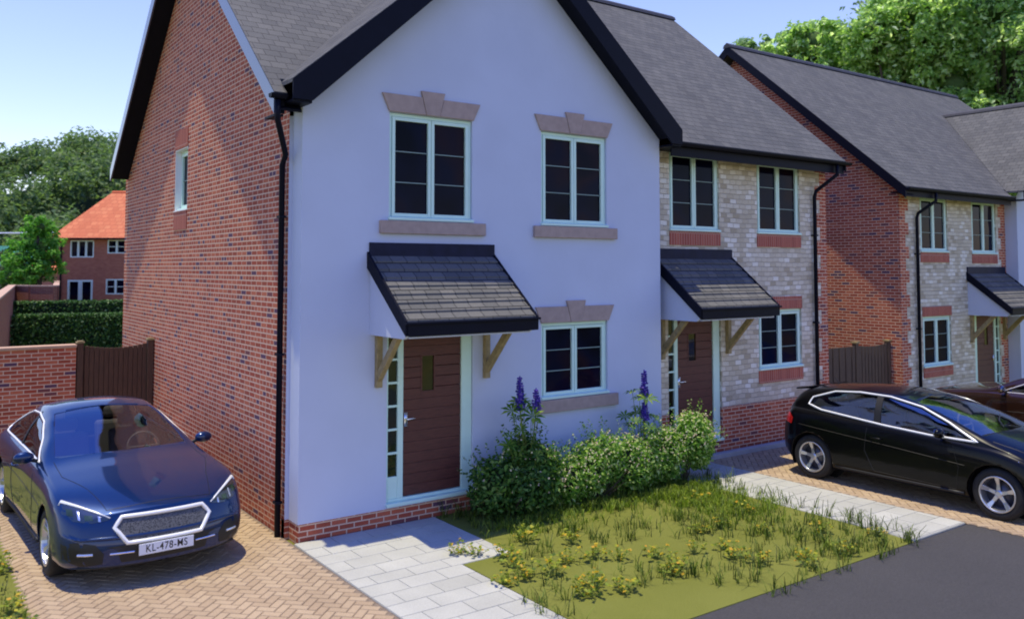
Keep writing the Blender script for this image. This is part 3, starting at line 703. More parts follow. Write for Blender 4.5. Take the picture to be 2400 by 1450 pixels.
obj('downpipe',loc_(MB().tube([(a0+.12,D-.3,5.05),(a0+.22,D-.06,4.7),(a0+.22,D-.06,0)],.05,8)),M_black,oh,local=True)
M_upvc=plain('white_upvc',(.62,.74,.74),.4,.03)
def w2(x0,x1,z0,z1,k,r,s=True):
    wf=MB()
    def xf(v): return (v[0]+23,v[1]-D-3,v[2])
    # windows here are children in local space
    f=MB(); yo,yi=D-.01,D+.08; fw=.07
    f.box(x0,yo,z0,x0+fw,yi,z1).box(x1-fw,yo,z0,x1,yi,z1).box(x0+fw,yo,z1-fw,x1-fw,yi,z1).box(x0+fw,yo,z0,x1-fw,yi,z0+fw)
    for i in range(1,k): xx=x0+(x1-x0)*i/k; f.box(xx-.06,yo,z0+fw,xx+.06,yi,z1-fw)
    for i in range(1,r): zz=z0+(z1-z0)*i/r; f.box(x0+fw,yo+.03,zz-.02,x1-fw,yi-.02,zz+.02)
    o=obj('window',loc_(f),M_upvc,oh,local=True)
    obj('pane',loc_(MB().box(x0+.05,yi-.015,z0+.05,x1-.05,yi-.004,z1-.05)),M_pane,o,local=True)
w2(-27.68,-26.2,3.95,5.02,3,1); w2(-25.35,-24.2,4.2,5.05,2,2); w2(-25.4,-24.2,1.65,2.6,2,2)
f=MB(); x0,x1,z0,z1=-27.8,-26.22,-.3,2.55; yo,yi=D-.01,D+.08
f.box(x0,yo,z0,x0+.12,yi,z1).box(x1-.12,yo,z0,x1,yi,z1).box(x0+.12,yo,z1-.12,x1-.12,yi,z1).box((x0+x1)/2-.12,yo,z0,(x0+x1)/2+.12,yi,z1-.12)
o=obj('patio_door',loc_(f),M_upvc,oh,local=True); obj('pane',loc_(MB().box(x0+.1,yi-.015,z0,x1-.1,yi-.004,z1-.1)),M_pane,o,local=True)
# small far house and shed glimpsed left of it
fh=thing('small_far_house','tiny pink brick house behind the garden wall, left of the brown house','house',tuple(G(-36.8,68,0)),rz=YAW-math.pi/2)
mb=MB().box(-1.3,0,-.5,3.2,4,3.0); obj('wall',mb,plain('pink_brick',(.36,.15,.12),.85),fh,local=True)
obj('roof',MB().prism([(-.3,3.0),(4.3,3.0),(2,4.8)],'x',-1.5,3.4),M_tile,fh,local=True)
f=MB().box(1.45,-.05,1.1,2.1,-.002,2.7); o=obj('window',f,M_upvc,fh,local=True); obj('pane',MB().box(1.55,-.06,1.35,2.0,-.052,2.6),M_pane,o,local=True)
sh=thing('green_roofed_shed','low whitish shed with a teal green roof at the foot of the wooded hill','shed',tuple(G(-45.5,78,0)),rz=YAW-math.pi/2)
obj('wall',MB().box(-1.5,0,-.5,5,5,3.4),plain('shed_wall',(.45,.45,.40),.85,.3),sh,local=True)
obj('roof',MB().prism([(-.4,3.4),(5.4,3.4),(4.5,5.3),(.8,5.3)],'x',-1.9,5.4),plain('teal_roof',(.03,.20,.16),.5,.3),sh,local=True)
cb=MB(); P,Q=G(-55,70,7.3),G(-27.9,54.2,5.55)
cb.tube([P.lerp(Q,t)+Vector((0,0,-1.3*4*t*(1-t)*.35)) for t in [i/12 for i in range(13)]],.055,6)
tag(obj('overhead_cable',cb,plain('cable_grey',(.55,.6,.8),.5),smooth=True),'pale overhead cable running to the eaves of the orange roofed house','cable')
# ------------------------------------------------------------------ vegetation
def leaf(mb,c,n,size,asp=.55,bend=.25):
    """one pointed leaf of six vertices"""
    n=n.normalized(); a=n.orthogonal().normalized(); a.rotate(Matrix.Rotation(random.uniform(0,6.28),3,n)); b=n.cross(a)
    s=size; w=size*asp
    vs=[c-a*s*.5, c-a*s*.1+b*w*.5+n*s*bend*.2, c+a*s*.5-n*s*bend, c-a*s*.1-b*w*.5+n*s*bend*.2]
    mb.add(vs,[(0,1,2,3)])
def rdir():
    z=random.uniform(-1,1); t=random.uniform(0,6.283); r=math.sqrt(1-z*z); return Vector((r*math.cos(t),r*math.sin(t),z))
def crown(mb,c,r,n,size,shell=.45,up=.4,flat=0,zmin=None):
    c=Vector(c)
    for _ in range(n):
        d=rdir(); q=random.random()**shell if False else (1-(1-random.random())*shell)
        p=Vector((c.x+d.x*r[0]*q,c.y+d.y*r[1]*q,c.z+d.z*r[2]*q))
        if zmin is not None and p.z<zmin: continue
        nn=(d*.6+rdir()*.7+Vector((0,0,up))); leaf(mb,p,nn,size*random.uniform(.6,1.35))
M_leafd=leafmat('shrub_leaf',[(0,(.05,.13,.018)),(.4,(.15,.31,.045)),(.75,(.32,.48,.10)),(1,(.66,.72,.40))],.5)  # light stops paint sunlit, creamy highlights into the leaf colour
M_blossom=leafmat('blossom',[(0,(.62,.50,.38)),(.5,(.75,.66,.50)),(1,(.70,.45,.40))],.3)
M_hedge=leafmat('hedge_leaf',[(0,(.012,.045,.008)),(.6,(.04,.11,.018)),(.88,(.09,.20,.04)),(1,(.30,.40,.18))],.15,.6)  # palest stop paints highlights into the hedge leaves
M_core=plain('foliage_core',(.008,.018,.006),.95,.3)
def lumpy(mb,c,r,k=.18,nu=14,nv=9):
    s=MB().ell((0,0,0),(1,1,1),nu,nv); ph=[random.uniform(0,6) for _ in range(6)]
    out=[]
    for x,y,z in s.v:
        d=1+k*(math.sin(3*x+ph[0])+math.sin(4*y+ph[1])+math.sin(3.5*z+ph[2]))/2
        out.append((c[0]+x*r[0]*d,c[1]+y*r[1]*d,c[2]+z*r[2]*d))
    mb.add(out,s.f)
def shrub(label,c,lobes,nleaf,nbl,size=.05,lm=None):
    g=thing('flowering_shrub',label,'shrub',c,'shrubs under the front window')
    st=MB()
    for _ in range(14):
        d=rdir(); d.z=abs(d.z)+.6; d.normalize(); L_=random.uniform(.35,.6)
        p=Vector(c); st.tube([p,p+d*L_*.5,p+d*L_+rdir()*.05],.012,5,taper=.3)
    obj('stem',st,M_bark,g)
    lf=MB(); bl=MB(); cr=MB()
    tot=sum(a[3]*a[4]*a[5] for a in lobes)
    for (x,y,z,rx,ry,rz) in lobes:
        k=rx*ry*rz/tot
        crown(lf,(x,y,z),(rx,ry,rz),int(nleaf*k*1.7),size*1.25,.55,.5,zmin=.03)
        for _ in range(int(nbl*k)):
            d=rdir(); 
            if d.z<-.2: d.z*=-1
            q=random.uniform(.9,1.06); p=Vector((x+d.x*rx*q,y+d.y*ry*q,z+d.z*rz*q))
            if p.z>.1:
                for _k in range(3): leaf(bl,p+rdir()*.012,d+rdir()*.6,.021,.8,.1)
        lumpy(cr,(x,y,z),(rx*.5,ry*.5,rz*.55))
        # escaping sprigs
        for _ in range(int(60*rx)):
            d=rdir(); d.z=abs(d.z)*1.3+.1; d.normalize(); p0=Vector((x+d.x*rx*.9,y+d.y*ry*.9,z+d.z*rz*.9))
            for t in range(9):
                p=p0+d*.026*t+Vector((0,0,.004*t)); leaf(lf,p+rdir()*.02,rdir()+d,size*.8)
            leaf(bl,p0+d*.2,d,.03,.9)
    f=obj('foliage',lf,lm or M_leafd,g,fix=False); f['kind']='stuff'
    b=obj('blossom',bl,M_blossom,g,fix=False); b['kind']='stuff'
    obj('inner_core',cr,M_core,g,smooth=True)  # solid near-black lumps filling the shrub behind its leaves
shrub('shaded green flowering shrub beside the white house front door',(2.75,-.55,0),[(2.55,-.5,.42,.42,.36,.42),(3.0,-.65,.40,.45,.4,.42),(3.25,-.58,.58,.30,.30,.36),(3.0,-.5,.80,.26,.26,.28)],3600,90,.062,leafmat('shaded_shrub_leaf',[(0,(.02,.06,.012)),(.5,(.06,.15,.025)),(.85,(.13,.26,.045)),(1,(.30,.40,.12))],.35))  # darker copy of the shrub leaf, shade painted into its tones
shrub('cream blossomed shrub below the white house window, middle of the three',(4.2,-.65,0),[(3.62,-.66,.38,.34,.34,.36),(3.95,-.70,.48,.36,.34,.40),(4.3,-.62,.60,.34,.34,.38),(4.7,-.73,.48,.40,.34,.42),(5.15,-.62,.42,.36,.32,.38)],4800,520)
shrub('rounded cream blossomed shrub beside the stone house front door, rightmost of the three',(5.9,-.7,0),[(5.55,-.64,.48,.36,.34,.44),(6.05,-.72,.66,.40,.36,.44),(6.3,-.6,.50,.28,.3,.38)],4200,480)
M_lupl=leafmat('lupin_leaf',[(0,(.05,.13,.02)),(.6,(.12,.24,.03)),(1,(.30,.40,.06))],.45)
M_spike=leafmat('lupin_flower',[(0,(.03,.02,.22)),(.6,(.07,.04,.42)),(1,(.22,.14,.55))],.3)
M_stemg=plain('green_stem',(.14,.20,.03),.6,.2)
def palm(mb,c,n,size,k=9):
    n=n.normalized(); a=n.orthogonal().normalized(); b=n.cross(a); t0=random.uniform(0,6)
    for i in range(k):
        t=t0+6.283*i/k; d=a*math.cos(t)+b*math.sin(t); e=n.cross(d)
        L_=size*random.uniform(.8,1.1)
        mb.add([c,c+d*L_*.55+e*L_*.13+n*L_*.22,c+d*L_+n*L_*.12,c+d*L_*.55-e*L_*.13+n*L_*.22],[(0,1,2,3)])
def lupin(label,c,spikes,leaves,n):
    g=thing('lupin',label,'lupin',c,'lupins among the shrubs')
    st=MB(); lf=MB(); base=Vector(c)
    for (x,y,z0,z1) in spikes:
        top=Vector((x,y,z1)); mid=base.lerp(top,.5)+Vector((0,0,.05))
        st.tube([base,mid,Vector((x,y,z0)),top],.012,6,taper=.5)
        sp=MB().tube([(x,y,z0-.01),(x,y,z1+.01)],.036,7,taper=.25); k=int((z1-z0)/.032)
        for i in range(k):
            z=z0+(z1-z0)*i/k; rr=(.058*(1-.75*i/k)+.006)*random.uniform(.85,1.1)
            for j in range(7):
                if random.random()<.28: continue
                t=6.283*(j+.5*(i%2))/7+random.uniform(-.2,.2); d=Vector((math.cos(t),math.sin(t),.25))
                sp.ell((x+d.x*rr,y+d.y*rr,z+.01),(random.uniform(.014,.027),random.uniform(.014,.027),.017),5,3)
        obj('flower_spike',sp,M_spike,g,fix=False)
    for i in range(n):
        t=random.uniform(0,6.283); h=random.uniform(.35,leaves); r=random.uniform(.08,.36)*(1.25-h/leaves*.5)
        p=Vector((c[0]+math.cos(t)*r*1.1,c[1]+math.sin(t)*r*.8,h)); q=base.lerp(p,.55)+Vector((0,0,.12))
        st.tube([base+Vector((0,0,.1)),q,p],.006,5,taper=.6)
        palm(lf,p,Vector((math.cos(t)*.4,math.sin(t)*.4-.3,1))+rdir()*.35,random.uniform(.13,.20))
    obj('stem',st,M_stemg,g); f=obj('foliage',lf,M_lupl,g,fix=False); f['kind']='stuff'
lupin('tall lupin with two dark violet spikes left of the ground floor window',(3.0,-.6,.0),[(2.86,-.6,1.40,1.84),(3.12,-.62,1.36,1.66)],1.5,30)
lupin('lupin with pale violet spikes and yellow green leaves by the corner of the white house',(5.2,-.55,.0),[(5.22,-.55,1.36,1.76),(5.16,-.62,1.04,1.30)],1.45,26)
# lawn tufts
M_blade=leafmat('grass_blade',[(0,(.02,.035,.006)),(.45,(.05,.08,.010)),(.8,(.12,.18,.02)),(1,(.22,.27,.05))],.35)
def inlawn(x,y): return 1.25<x<6.0+.09*(y+4.27) and -4.25<y<-.05 and not(x<1.95 and y>-1.8)
def tuft(mb,x,y,z,h,n,sp=.06):
    for _ in range(n):
        t=random.uniform(0,6.283); r=random.uniform(0,sp); b=Vector((x+math.cos(t)*r,y+math.sin(t)*r,z))
        t2=random.uniform(0,6.283); lean=random.uniform(.1,1.15); hh=h*random.uniform(.55,1.1); w=random.uniform(.003,.0068)
        d=Vector((math.cos(t2),math.sin(t2),0)); e=Vector((-d.y,d.x,0))*w
        p1=b+d*hh*lean*.25+Vector((0,0,hh*.5)); p2=b+d*hh*lean*.8+Vector((0,0,hh*.92)); p3=b+d*hh*lean*1.25+Vector((0,0,hh*(.95-.2*lean)))
        mb.add([b-e,b+e,p1+e*.8,p1-e*.8,p2+e*.5,p2-e*.5,p3],[(0,1,2,3),(3,2,4,5),(5,4,6)])
mb=MB()
for _ in range(2300):
    x,y=random.uniform(1.3,6.5),random.uniform(-4.3,-.05)
    # dense at the back and along the right edge, sparse in the middle and front
    back=max(0,1-abs(y+.95)/.75); right=max(0,1-abs(x-5.35-.05*y)/1.0); 
    p=.8*back+.45*right*(1 if y<-.3 else .3)+.004
    for (cx,cy,rr) in ((1.75,-3.0,.35),(1.55,-2.6,.25),(2.55,-3.2,.3),(3.35,-3.6,.45),(2.9,-3.45,.3),(4.3,-2.3,.6),(3.3,-1.9,.5),(3.9,-3.6,.4),(2.1,-1.9,.3),(5.4,-3.6,.6)):
        if (x-cx)**2+(y-cy)**2<rr*rr: p+=.38
    if not inlawn(x,y) or random.random()>p: continue
    tuft(mb,x,y,.01,random.uniform(.09,.22),random.randint(3,7))
for _ in range(60):
    y=random.uniform(-4.3,-.6); tuft(mb,6.02+.09*(y+4.27)+random.uniform(-.1,.22),y,.01,random.uniform(.12,.26),6)
for _ in range(26): tuft(mb,random.uniform(3,6.3),-4.27+random.uniform(-.12,.1),.01,random.uniform(.12,.24),6)
for _ in range(30): tuft(mb,random.uniform(1.95,3.2),random.uniform(-.7,-.05),.01,random.uniform(.12,.26),7)
for _ in range(14): tuft(mb,1.2+random.uniform(-.15,.1),random.uniform(-3.9,-2.9),.01,random.uniform(.1,.2),5)
fg_=MB()
for _ in range(400):
    x,y=random.gauss(5.4,.38),random.gauss(-1.6,.65)
    if inlawn(x,y): tuft(fg_,x,y,.01,random.uniform(.05,.15),9,.09)
for _ in range(330):
    x,y=random.uniform(2.2,6),random.gauss(-.95,.22)
    if inlawn(x,y): tuft(fg_,x,y,.01,random.uniform(.05,.15),8,.09)
tag(obj('lush_grass',fg_,leafmat('lush_blade',[(0,(.06,.11,.01)),(.5,(.16,.24,.02)),(1,(.34,.40,.05))],.4),fix=False),'bright yellow green grass along the back and right of the lawn','grass',kind='stuff')
tag(obj('long_grass',mb,M_blade,fix=False),'dark straggling tufts of long grass on the front lawn','grass',kind='stuff')
mb=MB()
for _ in range(420):
    x,y=random.uniform(-4.2,-2.9),random.uniform(-3,5); tuft(mb,x,y,.01,random.uniform(.05,.12),4)
tag(obj('verge_grass',mb,M_blade,fix=False),'short grass tufts on the verge left of the driveway','grass',kind='stuff')
# yellow weeds
M_weed=leafmat('weed_leaf',[(0,(.05,.10,.012)),(.45,(.20,.27,.03)),(.8,(.45,.42,.03)),(1,(.66,.30,.03))],.35)
weeds=[(1.36,-1.45),(1.5,-1.62),(1.7,-1.87),(1.24,-2.52),(1.53,-2.5),(1.83,-2.64),(2.52,-2.47),(2.71,-2.69),(1.74,-3.3),(2.09,-3.42),(2.67,-1.92),(3.11,-2.89),(3.1,-3.23),(2.87,-3.38),(3.58,-3.04),(3.97,-3.14),(3.82,-3.4),(4.22,-2.53),(4.58,-2.56),(4.49,-3.88),(4.97,-4.05),(4.29,-4.08),(3.94,-3.66),(5.9,-3.9),(5.4,-2.29),(2.26,-1.52),(5.46,-3.4),(1.95,-3.15),(2.2,-2.4),(1.62,-2.15),(4.9,-3.0),(5.2,-1.6),
 (-3.0,.9),(-3.15,.2),(-3.05,-.4),(-3.3,1.2),(-3.02,-.9)]
pools=[]
for k in range(4):
    st=MB(); lf=MB()
    for _ in range(22):
        t=random.uniform(0,6.283); r=random.uniform(.01,.15); h=random.uniform(.04,.13)
        p=Vector((math.cos(t)*r,math.sin(t)*r,h)); st.tube([(p.x*.3,p.y*.3,0),(p.x*.8,p.y*.8,h*.7),tuple(p)],.0022,3)
        for q in range(3): leaf(lf,p+rdir()*.02,Vector((0,0,1))+rdir()*.5,random.uniform(.03,.055),.85,.1)
    pools.append((st,lf))
proto=[]
for i,(x,y) in enumerate(weeds):
    verge=x<0
    lab='low yellow flowered weed clump on the front lawn' if not verge else 'low yellow flowered weed clump on the verge left of the blue coupe'
    g=thing('weed_clump',lab,'weed',(x,y,.012),'weeds on the verge' if verge else 'weeds on the lawn',rz=random.uniform(0,6.28)); s_=random.uniform(.8,1.3); g.scale=(s_,s_,s_*random.uniform(.8,1.2))
    if i<4: a=obj('stem',pools[i][0],M_stemg,g,local=True); b=obj('foliage',pools[i][1],M_weed,g,local=True,fix=False); b['kind']='stuff'; proto.append((a,b))
    else:
        for o in proto[i%4]: c=o.copy(); COL.objects.link(c); c.parent=g
# hedges
def hedge(name,label,x0,y0,x1,y1,z,t,n):
    g=thing(name,label,'hedge',((x0+x1)/2,(y0+y1)/2,0),'clipped hedges in the back garden')
    d=Vector((x1-x0,y1-y0,0)); Ln=d.length; d.normalize(); nn=Vector((-d.y,d.x,0))
    P=Vector((x0,y0,0))
    mb=MB()
    for _ in range(n):
        u=random.uniform(0,Ln); k=random.random()
        if k<.4: v=random.uniform(-t/2,t/2); zz=z+random.uniform(-.08,.05); nm=Vector((0,0,1))
        elif k<.9: v=-t/2+random.uniform(-.05,.06); zz=random.uniform(0,z); nm=-nn
        else: v=t/2; zz=random.uniform(0,z); nm=nn
        leaf(mb,P+d*u+nn*v+Vector((0,0,zz)),nm+rdir()*.7,random.uniform(.08,.17),.6)
    f=obj('foliage',mb,M_hedge,g,fix=False); f['kind']='stuff'
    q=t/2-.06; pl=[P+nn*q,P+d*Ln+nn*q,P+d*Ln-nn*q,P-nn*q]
    obj('inner_core',MB().prism([(v.x,v.y) for v in pl],'z',0,z-.06),M_core,g)  # solid near-black block filling the hedge behind its leaves
hedge('clipped_hedge','nearer and broader clipped dark green hedge behind the gate',-.1,29.2,7.5,27.6,1.42,1.2,9000)
hedge('clipped_hedge','farther clipped dark green hedge in front of the brown house',.25,33.3,8,31.6,1.80,1.2,6500)
# trees
def tree(label,c,h,lobes,n,size,mat,name='broadleaf_tree',group=None,tr=.25,limbs=7):
    g=thing(name,label,'tree',tuple(c),group)
    tk=MB(); c=Vector(c); top=c+Vector((0,0,h*.75))
    tk.tube([c,c+Vector((.1,.05,h*.35)),top],[tr,tr*.7,tr*.25],8)
    lf=MB(); core=MB(); tot=sum(l[3]**2 for l in lobes)
    for (x,y,z,r) in lobes:
        p=c+Vector((x,y,z)); tk.tube([c+Vector((0,0,h*random.uniform(.3,.5))),c.lerp(p,.6)+Vector((0,0,h*.12)),p],[tr*.4,tr*.25,tr*.08],5)
        m=int(n*r*r/tot)
        # clumps inside the lobe
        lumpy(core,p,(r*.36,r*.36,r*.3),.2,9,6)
        for k in range(max(3,m//40)):
            d=rdir(); q=random.uniform(.55,1); cc=p+Vector((d.x*r*q,d.y*r*q,d.z*r*q*.85)); rr=r*random.uniform(.22,.4)
            crown(lf,cc,(rr,rr,rr*.75),40,size,.7,.5)
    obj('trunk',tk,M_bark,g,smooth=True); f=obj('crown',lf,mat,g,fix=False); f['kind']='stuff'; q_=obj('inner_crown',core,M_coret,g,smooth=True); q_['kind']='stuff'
    return g
def lobes(h,r,n,zc=.62):
    out=[]
    for i in range(n):
        d=rdir(); q=random.uniform(.3,1)**.6
        out.append((d.x*r*.62*q,d.y*r*.62*q,h*zc+d.z*h*.26*q,r*random.uniform(.38,.55)))
    return out
M_t1=leafmat('bright_leaf',[(0,(.16,.27,.09)),(.5,(.29,.44,.15)),(.8,(.48,.62,.30)),(1,(.88,.95,.78))],.55)  # paled stops put haze and pale highlights into the leaf colour
M_t2=leafmat('blue_leaf',[(0,(.15,.24,.12)),(.6,(.27,.39,.20)),(1,(.46,.58,.38))],.5)  # tones paled to carry haze in the leaf colour
M_t5=leafmat('conifer_leaf',[(0,(.03,.06,.03)),(.6,(.07,.11,.05)),(1,(.14,.18,.09))],.3)
M_t3=leafmat('hill_leaf',[(0,(.08,.13,.07)),(.6,(.15,.23,.10)),(1,(.24,.33,.16))],.45)  # distance haze painted in by lightening the leaf colour
M_t4=leafmat('garden_leaf',[(0,(.06,.19,.03)),(.6,(.13,.34,.06)),(1,(.26,.48,.12))],.5)
GT='trees beyond the right hand roofs'
def hlobes(h,r,n,low):
    out=[(0,0,h-r*.5,r*.5)]
    for i in range(n):
        t=random.uniform(0,6.283); z=random.uniform(low,h-r*.45); k=(z-low)/(h-low); q=r*(.75-.35*k*k)*random.uniform(.45,1)
        out.append((math.cos(t)*q,math.sin(t)*q,z,r*random.uniform(.34,.5)))
    return out
for (a,b,h,r,n,m,lab) in (
  (14.9,52,18.1,2.9,5000,M_t2,'small bluish tree at the left end of the row, just clearing the far ridge'),
  (17.4,50,18.3,3.3,9000,M_t1,'bright green tree rising behind the far ridge, second from the left'),
  (20.6,56,20.3,3.8,7500,M_t2,'bluish green tree behind two bright ones, with a ragged top'),
  (21.6,47,19.8,4.2,13000,M_t1,'rounded bright green tree in the middle of the row'),
  (26.5,46,25.0,6.0,24000,M_t1,'broad pale speckled tree reaching the top of the picture'),
  (33.0,46,25.5,6.0,18000,M_t1,'tall bright green tree cut by the right edge of the picture'),
  (29.5,56,28.0,7.5,15000,M_t2,'dark bluish tree filling the gaps behind the two tallest bright trees')):
    tree(lab,G(a,b,-.3),h,hlobes(h,r,19,8.0),int(n*2.3),.31 if b<50 else .36,m,group=GT,tr=.4)
tree('bright green garden tree standing left of the orange roofed house',G(-26.7,48.5,0),6.8,[(0,0,5.6,.9),(.2,.3,4.6,1.2),(-.8,.2,3.9,1.1),(-.3,0,3.0,1.1),(.5,.2,3.6,1.0),(-1.2,0,2.9,.7)],6500,.22,M_t4,'garden_tree')
tree('dark blunt conifer at the left edge behind the long garden wall',G(-29.2,50,0),5.2,[(0,0,4.2,.7),(0,0,3.3,1.0),(.2,0,2.4,1.2),(-.2,0,1.6,1.3),(.1,.1,.9,1.3)],7000,.17,M_t5,'conifer')
tree('yellow green treetop showing above the orange roof',G(-26.5,66,0),10.6,[(0,0,9.4,1.3),(-1.4,0,8.3,1.2),(1.6,0,9.0,1.4)],1600,.30,leafmat('lime_leaf',[(0,(.18,.26,.02)),(1,(.42,.48,.06))],.4),'lime_tree')
# wooded hill on the left
mb=MB(); nx,ny=14,8
def hz(a,b):
    t=max(0,min(1,(b-84)/55)); return -.3+ (18.6*t*t*(3-2*t))*max(0,math.exp(-((a+60)/48)**2)+.15*math.exp(-((a-40)/60)**2))
vs=[G(-150+i*16,82+j*14,hz(-150+i*16,82+j*14)) for j in range(ny) for i in range(nx)]
mb.add(vs,[(j*nx+i,j*nx+i+1,(j+1)*nx+i+1,(j+1)*nx+i) for j in range(ny-1) for i in range(nx-1)])
struct('hill',mb,plain('hill_ground',(.03,.055,.018),.95),smooth=True)
lf=MB(); k=0
while k<150:
    a=random.uniform(-100,-36); b=random.uniform(88,140)
    if b>120 and random.random()<.2: continue
    z=hz(a,b); r=random.uniform(3.0,4.6); h=random.uniform(6,9)
    nn=4
    for _ in range(nn):
        d=rdir(); crown(lf,G(a,b,0)+Vector((d.x*r*.6,d.y*r*.6,z+h*.55+d.z*h*.22)),(r*.6,r*.6,r*.5),85,.75,.6,.5)
    k+=1
tag(obj('hillside_wood',lf,M_t3,fix=False),'hazy broadleaf wood covering the hill at the left','wood',kind='stuff')
lf=MB()
for k in range(70):
    b=random.uniform(70,84); a=random.uniform(.29,.72)*b; top=3.3+min(.305,.30-(.42-a/b)*1.1 if a/b<.42 else .33)*b
    for _ in range(4):
        d=rdir(); crown(lf,G(a,b,0)+Vector((d.x*3,d.y*3,random.uniform(.45,.93)*top)),(3,3,2.4),130,.6,.6,.5)
tag(obj('background_wood',lf,M_t2,fix=False),'hazy green wood filling the gaps behind the trees at the upper right','wood',kind='stuff')
# ================================================================== cars
def hermite(tab,x):
    if x<=tab[0][0]: return tab[0][1]
    if x>=tab[-1][0]: return tab[-1][1]
    for i in range(len(tab)-1):
        x0,y0=tab[i]; x1,y1=tab[i+1]
        if x0<=x<=x1:
            h=x1-x0; d=(y1-y0)/h
            dm=(y0-tab[i-1][1])/(x0-tab[i-1][0]) if i>0 else d
            dn=(tab[i+2][1]-y1)/(tab[i+2][0]-x1) if i+2<len(tab) else d
            m0=0 if dm*d<=0 else (2*dm*d/(dm+d)); m1=0 if dn*d<=0 else (2*dn*d/(dn+d))
            t=(x-x0)/h; return (2*t**3-3*t*t+1)*y0+(t**3-2*t*t+t)*h*m0+(-2*t**3+3*t*t)*y1+(t**3-t*t)*h*m1
M_tyre=plain('tyre_rubber',(.012,.012,.013),.8,.2,nscale=20)
M_rim=plain('alloy',(.55,.56,.60),.28,.03,metal=.85)
M_dark=plain('dark_trim',(.006,.006,.008),.5,.2)
M_disc=plain('brake_disc',(.10,.10,.12),.4,.1,metal=.7)
M_seat=plain('pale_seat',(.34,.30,.26),.7,.1)
M_inner=plain('cabin_dark',(.03,.028,.028),.8,.2)
M_lampg=plain('lamp_lens',(.015,.022,.025),.05,.2,spec=.9,coat=1)
M_lampi=plain('lamp_reflector',(.7,.75,.8),.15,.1,metal=.8)
M_lampd=plain('lamp_inner',(.06,.10,.07),.08,.3,metal=.6)
M_tail=plain('tail_red',(.55,.012,.01),.15,.1,coat=1)
M_trimw=plain('polished_trim',(.82,.83,.86),.35,.02,metal=.2)
M_plate=plain('plate_white',(.74,.76,.82),.4,.02)
def car(name,label,P,loc,rz,mat_paint):
    root=thing(name,label,'car',loc,None,rz)
    Ln,zc,zb,zr,wm,ws,wr=P['L'],P['zc'],P['zb'],P['zr'],P['w'],P['ws'],P['wr']
    def section(s):
        w=hermite(wm,s); b=hermite(zb,s); c=hermite(zc,s); r=hermite(zr,s); sw=hermite(ws,s); rw=hermite(wr,s); z0=hermite(P['z0'],s)
        ctl=[(0,z0),(w*.80,z0),(w*.955,z0+.05),(w*.99,z0+.17),(w,.52),(w*.992,b-.16),(w*.97,b-.05),(sw,b),(sw-.025,b+.012),
             ((sw-.025)*.55+rw*.45+.022,(b+.012)*.5+r*.5),(rw,r),(rw*.80,r+(c-r)*.50),(rw*.45,r+(c-r)*.87),(0,c)]
        out=[]
        n=len(ctl)
        for i in range(n-1):
            p0,p1,p2,p3=ctl[max(i-1,0)],ctl[i],ctl[i+1],ctl[min(i+2,n-1)]
            if i==n-2: p3=(-ctl[n-2][0],ctl[n-2][1])
            if i in (0,): k=2
            else: k=3
            for q in range(k):
                t=q/k
                # centripetal-ish: soften with half tangents
                f=lambda j:(lambda a0,a1,a2,a3:a1+.5*t*(a2-a0)*.7+(t*t)*(-1.5*a1+1.5*a2-(a2-a0)*.7+0*(a3)+ (a1*-1.5+a2*1.5) -.35*(a3-a1))+(t**3)*(2*a1-2*a2+.35*(a2-a0)+.35*(a3-a1)))(p0[j],p1[j],p2[j],p3[j])
                m0=[.35*(p2[j]-p0[j]) for j in (0,1)]; m1=[.35*(p3[j]-p1[j]) for j in (0,1)]
                out.append(tuple((2*t**3-3*t*t+1)*p1[j]+(t**3-2*t*t+t)*m0[j]+(-2*t**3+3*t*t)*p2[j]+(t**3-t*t)*m1[j] for j in (0,1)))
        out.append(ctl[-1]); return out
    def warp(x,s,z):
        wf=max(0,1-s/1.1)**2; wb=max(0,1-(Ln-s)/.8)**2
        s2=s+wf*(P['nose']*(abs(x)/.92)**2.3+P['lean']*max(0,z-.42)**1.5*1.6+.10*max(0,.34-z)) - wb*(P['tail']*(abs(x)/.92)**2.3+P['tlean']*max(0,z-.6)+.15*max(0,.42-z))
        return Vector((x,s2,z))
    st=[0,.03,.08,.15]+[.15+(Ln-.3)*i/64 for i in range(1,64)]+[Ln-.15,Ln-.08,Ln-.03,Ln]
    bm=bmesh.new(); rings=[]
    for s in st:
        sec=section(s); row=[bm.verts.new(warp(x,s,z)) for x,z in sec]; lft=[bm.verts.new(warp(-x,s,z)) for x,z in sec]
        rings.append((row,lft))
    m=len(rings[0][0])
    for i in range(len(st)-1):
        for j in range(m-1):
            a,b=rings[i],rings[i+1]
            bm.faces.new((a[0][j],b[0][j],b[0][j+1],a[0][j+1])); bm.faces.new((a[1][j],a[1][j+1],b[1][j+1],b[1][j]))
    for s,flip in ((st[0],0),(st[-1],1)):
        sec=section(s); K=14; g=[[bm.verts.new(warp(x*(2*k/K-1),s,z)) for k in range(K+1)] for x,z in sec]
        for j in range(m-1):
            for k in range(K):
                q=(g[j][k],g[j][k+1],g[j+1][k+1],g[j+1][k]); 
                try: bm.faces.new(q if not flip else q[::-1])
                except ValueError: pass
    bmesh.ops.remove_doubles(bm,verts=bm.verts,dist=.0012); bmesh.ops.dissolve_degenerate(bm,edges=bm.edges,dist=.0005)
    bmesh.ops.recalc_face_normals(bm,faces=bm.faces)
    bvh=BVHTree.FromBMesh(bm)
    def side(s,z,sgn,off=.004):
        h=bvh.ray_cast(Vector((sgn*2,s,z)),Vector((-sgn,0,0)))
        if h[0] is None: return Vector((sgn*.8,s,z))
        return h[0]+Vector((sgn*off,0,0))
    def top(x,s,off=.004):
        h=bvh.ray_cast(Vector((x,s,3)),Vector((0,0,-1))); return (h[0] if h[0] else Vector((x,s,1)))+Vector((0,0,off))
